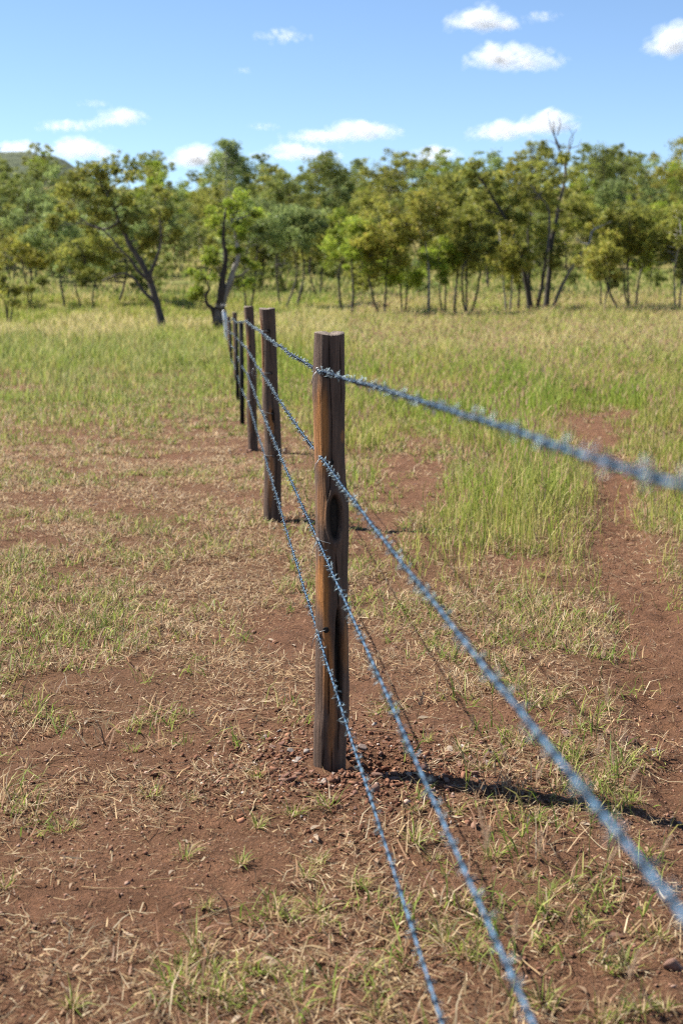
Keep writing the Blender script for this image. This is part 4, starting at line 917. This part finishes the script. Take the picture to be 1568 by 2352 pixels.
def auto_tree(seed, h, cx, halfw, cb, n_stems, pal, bark0=DARKB, bark1=GREYB, per=90, size=0.2, crad=None, r0=0.13, nclump=30, depth=1.0):
    """A slender paddock gum: cx is how far its crown sits from its foot, cb the height where leaves begin."""
    r_ = np.random.default_rng(seed); stems = []; crad = crad or 0.16 * halfw + 0.07 * h
    cz = (cb + h) / 2
    for k in range(n_stems):
        a = 6.283 * (k + r_.random() * 0.5) / n_stems; sp = halfw * (0.42 if n_stems > 1 else 0.12)
        tip = np.array([cx + sp * math.cos(a), sp * math.sin(a), h * (0.80 + 0.1 * r_.random())])
        f = np.array([0.10 * math.cos(a), 0.10 * math.sin(a), -0.1]) * (1 if n_stems > 1 else 0) + [0, 0, -0.1]
        kink = r_.normal(0, 0.045 * h, 3) * [1, 1, 0]
        P = [f, f * 0.4 + tip * [0.22, 0.22, 0.22] + kink * 0.8, tip * [0.5, 0.5, 0.5] + kink, tip * [0.82, 0.82, 0.78] - kink * 0.5, tip]
        stems.append((np.array(P), r0 * (0.75 if n_stems > 1 else 1), 0.025, bark0, bark1))
    CL = []
    lobes = [(cx + r_.normal(0, 0.55) * halfw, r_.normal(0, 0.5) * halfw * depth, cz + r_.normal(0, 0.42) * (h - cb) / 2) for _ in range(7)] + [(cx + 0.1 * halfw * r_.normal(), 0, h - 0.16 * (h - cb))]
    for k in range(nclump):
        if r_.random() < 0.72:
            q = lobes[int(r_.integers(len(lobes)))]; p = np.array(q) + r_.normal(0, 0.23, 3) * [halfw, halfw * depth, (h - cb) * 0.5]
        else:
            v = r_.normal(0, 1, 3); v /= np.linalg.norm(v); v *= r_.random() ** 0.4; p = np.array([cx + v[0] * halfw, v[1] * halfw * depth, cz + v[2] * (h - cb) / 2])
        p[2] = min(max(p[2], cb * 0.92), h - crad * 0.4); p[0] = cx + np.clip(p[0] - cx, -1.05 * halfw, 1.05 * halfw)
        CL.append([*p, crad * (0.6 + 0.75 * r_.random())])
    return tree_meshes(stems, np.array(CL), per, size, LEAFC[pal], seed)
# the front row, one by one: foot X, distance, top Y, crown centre X, half width, crown bottom Y, stems, leaves, bark, label
FRONT = [
 (70, 100, 520, 62, 62, 620, 2, 'rust', 'd', 'twin-stemmed tan gum tree near the left edge above the sapling'),
 (157, 96, 470, 140, 62, 605, 1, 'grey', 'd', 'slim grey-green gum tree left of the leaning tree'),
 (209, 92, 545, 203, 72, 645, 2, 'olive', 'd', 'low spreading gum tree forking near the ground left of the leaning tree'),
 (226, 118, 500, 225, 50, 620, 1, 'olive', 'd', 'thin gum tree standing just behind the low spreading one'),
 (272, 104, 470, 280, 58, 615, 1, 'grey', 'd', 'dark straight-trunked gum tree behind the leaning tree'),
 (570, 94, 455, 592, 66, 585, 2, 'grey', 'd', 'thick-trunked grey-green gum tree just right of the bright green one'),
 (597, 120, 480, 600, 45, 620, 1, 'olive', 'd', 'thin gum tree behind the thick-trunked grey-green one'),
 (650, 98, 470, 660, 52, 595, 2, 'grey', 'd', 'grey-green gum tree with two thin trunks left of the nearest post'),
 (680, 98, 480, 705, 48, 590, 1, 'grey', 'd', 'grey-green single-trunked gum tree left of the nearest post'),
 (732, 110, 490, 735, 45, 600, 2, 'olive', 'd', 'olive gum tree rising above the top of the nearest post'),
 (786, 88, 480, 790, 42, 610, 1, 'bright', 'd', 'bright green thin gum tree right above the nearest post'),
 (809, 84, 500, 812, 38, 620, 1, 'bright', 'd', 'bright green gum sapling just right of the nearest post'),
 (879, 84, 440, 884, 58, 640, 2, 'rust', 'd', 'yellowish gum tree with a forked dark trunk in the middle'),
 (926, 86, 560, 922, 42, 665, 2, 'bright', 'd', 'light green leaning saplings right of the yellowish gum tree'),
 (984, 84, 425, 972, 58, 560, 1, 'rust', 'w', 'gum tree with a straight white trunk and bare pale top limbs'),
 (1019, 85, 540, 1012, 36, 640, 2, 'bright', 'g', 'bright green gum tree with pale forked trunk beside the white-trunked one'),
 (1041, 86, 480, 1046, 42, 630, 1, 'olive', 'd', 'slim olive gum tree with a dark speckled trunk'),
 (1074, 85, 470, 1080, 46, 640, 3, 'olive', 'd', 'gum tree whose trunk splits low like a candelabra'),
 (1166, 88, 510, 1160, 40, 640, 2, 'rust', 'w', 'gum tree with one pale and one dark trunk left of the tallest tree'),
 (1189, 92, 560, 1188, 28, 660, 1, 'olive', 'd', 'thin straight sapling left of the tallest tree'),
 (1379, 86, 555, 1385, 46, 655, 2, 'rust', 'd', 'low twisted gum tree with tan leaves right of the tallest tree'),
 (1429, 90, 470, 1405, 60, 640, 1, 'rust', 'd', 'gum tree with a trunk leaning left right of the twisted one'),
 (1446, 90, 460, 1455, 62, 615, 2, 'olive', 'g', 'olive gum tree with a thick upright grey trunk near the right edge'),
 (1460, 94, 500, 1490, 46, 620, 1, 'bright', 'd', 'slender gum tree leaning right near the right edge'),
 (1554, 88, 470, 1556, 60, 640, 2, 'olive', 'w', 'gum tree with leaning trunks at the right edge'),
 (525, 165, 322, 527, 50, 450, 2, 'grey', 'w', 'tall thin-leaved gum tree breaking the skyline behind the bright green tree'),
 (735, 170, 348, 742, 58, 480, 2, 'dark', 'g', 'dark tall gum tree on the skyline above the nearest post'),
 (905, 175, 345, 905, 58, 470, 2, 'olive', 'g', 'tall airy gum tree on the skyline right of centre'),
 (1225, 190, 322, 1232, 58, 430, 2, 'olive', 'd', 'round-topped skyline gum tree just behind the dead top'),
 (1395, 185, 330, 1390, 70, 450, 2, 'dark', 'd', 'broad grey-green skyline gum tree right of the dead top'),
 (1548, 170, 318, 1556, 60, 470, 2, 'rust', 'd', 'tall tan gum tree on the skyline at the right edge'),
 (640, 150, 400, 640, 58, 520, 2, 'dark', 'g', 'dark gum tree in the second row above the second post'),
 (30, 140, 395, 40, 75, 520, 2, 'dark', 'd', 'big dark gum tree in the second row at the left edge'),
 (1060, 150, 400, 1050, 60, 540, 2, 'olive', 'd', 'olive gum tree in the second row left of the tallest tree')]
BK = {'d': (DARKB, (0.07, 0.058, 0.05)), 'g': (DARKB, GREYB), 'w': (GREYB, WHITEB)}
for i, (X, d, Yt, cX, hw, Yb, ns, pal, bk, lb) in enumerate(FRONT):
    base = foot(X, d); h = at_depth(X, Yt, d)[2] - base[2]; cb = max(0.8, at_depth(X, Yb, d)[2] - base[2])
    cx = (cX - X) / FPX * d; hwm = hw * 1.12 / FPX * d
    nc = int(np.clip((7.0 if d < 140 else 4.2) * hwm * (h - cb) + 18, 26, 120 if d < 140 else 90))
    tm, cm = auto_tree(500 + i, h, cx, hwm, cb, ns, pal, *BK[bk], per=150 if d < 110 else 110, size=0.14 if d < 110 else 0.20, crad=0.36 + 0.014 * h if d < 110 else 0.52 + 0.016 * h, r0=0.055 + 0.006 * h, nclump=nc)
    plant_tree('gum_tree', tm, cm, base, lb)

# the wood behind: every tree its own object, sharing a dozen forms
KINDS = ['olive', 'dark', 'olive', 'grey', 'dark', 'rust', 'olive', 'bright', 'dark', 'grey', 'olive', 'dark']
FORMS = [auto_tree(900 + k, 9.5 + (k % 4) * 0.8, (k % 3 - 1) * 0.5, 3.1 + 0.4 * (k % 4), 1.9 + 0.5 * (k % 3), 1 + k % 2, KINDS[k], DARKB, [GREYB, DARKB, WHITEB][k % 3], per=140, size=0.235, crad=0.76, r0=0.13, nclump=56) for k in range(12)]
spots = [(foot(f[0], f[1])[0], f[1]) for f in FRONT]
placed = 0; tries = 0
while placed < 265 and tries < 20000:
    tries += 1
    y_ = (106 + 355 * rng.random() ** 1.1) if rng.random() < 0.6 else 145 + 95 * rng.random(); x_ = (rng.random() * 2 - 1) * (0.275 * y_ + 5)
    if y_ < 150 and rng.random() < 0.8: continue
    X_, _ = project(np.array([x_, y_, 5.0]))
    if 1455 < X_ < 1590 and 300 < y_ < 470: continue      # the bare grassy rise at right
    if min(math.hypot(x_ - a, y_ - b_) for a, b_ in spots) < 2.3 + 0.010 * y_: continue
    spots.append((x_, y_)); k = int(rng.integers(12)); s = rng.uniform(0.62, 1.2) * (0.85 if y_ < 170 else 1.0)
    z_ = float(H(np.array([x_]), np.array([y_]))[0]) - 0.1
    plant_tree('gum_tree', *FORMS[k], (x_, y_, z_), 'gum tree in the thick wood that climbs the slope behind the front row', group='gum trees of the wood on the slope', rz=rng.random() * 6.28, s=s)
    placed += 1

# low shrubs among the trunks
SHRUBS = [auto_tree(980 + k, 1.5 + 0.4 * k, 0, 1.0 + 0.2 * k, 0.25, 3, ['dark', 'olive', 'grey', 'dark'][k], DARKB, DARKB, per=110, size=0.15, crad=0.36, r0=0.03, nclump=18) for k in range(4)]
cnt = 0
while cnt < 64:
    y_ = 112 + 75 * rng.random(); x_ = (rng.random() * 2 - 1) * (0.26 * y_ + 3)
    if fbm(np.array([x_ * 0.09]), np.array([y_ * 0.05]), 44, 2)[0] < 0.46: continue
    plant_tree('shrub', *SHRUBS[cnt % 4], (x_, y_, float(H(np.array([x_]), np.array([y_]))[0]) - 0.05), 'low dark shrub growing in the grass between the tree trunks', 'shrub', 'shrubs between the tree trunks', rng.random() * 6.28, rng.uniform(0.7, 1.3)); cnt += 1

# ------------------------------------------------------------------ clouds: heaps of thin vapour puffs, kilometres away
CV, CT = ico(1)
def cloud(parts, dist, label, seed, dens=1.0):
    r_ = np.random.default_rng(seed); k = dist / FPX; Vs, Ts, n0 = [], [], 0
    base = at_depth(parts[0][0], parts[0][1], dist)
    if len(parts) > 1:                                   # the heaps of one cloud run into each other
        (x0, y0, a0, b0), (x1, y1, a1, b1) = parts
        parts = parts + [((x0 + x1) / 2, (y0 + y1) / 2 + 4, abs(x1 - x0) * 0.6, min(b0, b1) * 0.55)]
    for (X, Y, rx, ry) in parts:
        n = int(dens * 4.6 * rx); c = at_depth(X, Y, dist) - base
        u = np.clip(r_.normal(0, 0.45, n), -1.0, 1.0); v = r_.normal(0, 0.45, n)
        lump = 0.30 + 1.25 * fbm(u * 2.2 + seed * 3.7, v * 1.5 + seed, 3, 3)
        top = np.clip(1 - u * u * 0.75, 0, 1) * lump * np.clip(1 - 0.5 * v * v, 0.2, 1)
        w_ = -0.45 + (top + 0.45) * r_.random(n) ** 1.25
        P = c + np.stack([u * rx * k, v * rx * k * 0.8, w_ * ry * k], 1)
        s_ = ry * k * r_.uniform(0.20, 0.46, n) * (1 - 0.35 * np.abs(u))
        V = CV[None] * s_[:, None, None] * np.array([1.6, 1.6, 0.95]) + P[:, None, :]
        Vs.append(V.reshape(-1, 3)); Ts.append((CT[None] + (np.arange(n) * len(CV))[:, None, None]).reshape(-1, 3) + n0); n0 += n * len(CV)
    o = link('cloud', raw_mesh('cloud', np.concatenate(Vs), None, np.concatenate(Ts), [M_cloud], None, True), None, base)
    tag(o, label, 'cloud')
for i, (pp, d, dn, lb) in enumerate([
    ([(1100, 48, 70, 30), (1165, 58, 34, 14)], 4200, 1.0, 'bright puffy cloud highest at upper right'),
    ([(1240, 40, 42, 13)], 4300, 0.4, 'thin cloud wisp right of the highest bright cloud'),
    ([(1180, 138, 108, 26), (1130, 128, 45, 24)], 4600, 0.9, 'long flat-bottomed bright cloud at upper right'),
    ([(1548, 98, 62, 40)], 4000, 0.75, 'bright cloud cut by the right edge'),
    ([(650, 82, 62, 14)], 4700, 0.45, 'faint wisp of cloud above the fence near the top'),
    ([(560, 163, 24, 7)], 4800, 0.3, 'smallest faint cloud wisp left of centre'),
    ([(218, 238, 38, 9)], 5200, 0.3, 'faint wisp above the low cloud at left'),
    ([(278, 272, 58, 21), (150, 291, 66, 13)], 5400, 0.75, 'low two-part cloud above the left trees'),
    ([(606, 292, 34, 9)], 5600, 0.4, 'small faint cloud left of the long low one in the middle'),
    ([(830, 302, 88, 24), (730, 315, 85, 16)], 5600, 0.95, 'long low cloud in the middle of the sky'),
    ([(1150, 303, 74, 23), (1262, 285, 68, 28)], 5600, 0.9, 'low bright cloud behind the dead tree top'),
    ([(185, 347, 85, 24)], 6400, 1.0, 'cloud bank resting on the treetops at left'),
    ([(40, 342, 75, 17)], 6500, 0.9, 'cloud bank above the distant hill at the left edge'),
    ([(452, 364, 62, 28)], 6200, 1.1, 'bright cloud head just left of the thin skyline tree'),
    ([(1000, 355, 58, 20)], 6400, 1.0, 'bright low cloud between the airy skyline tree and the tallest tree'),
    ([(680, 352, 100, 20)], 6500, 0.9, 'low cloud behind the skyline trees in the middle')]):
    cloud(pp, d, lb, 700 + i, dn)
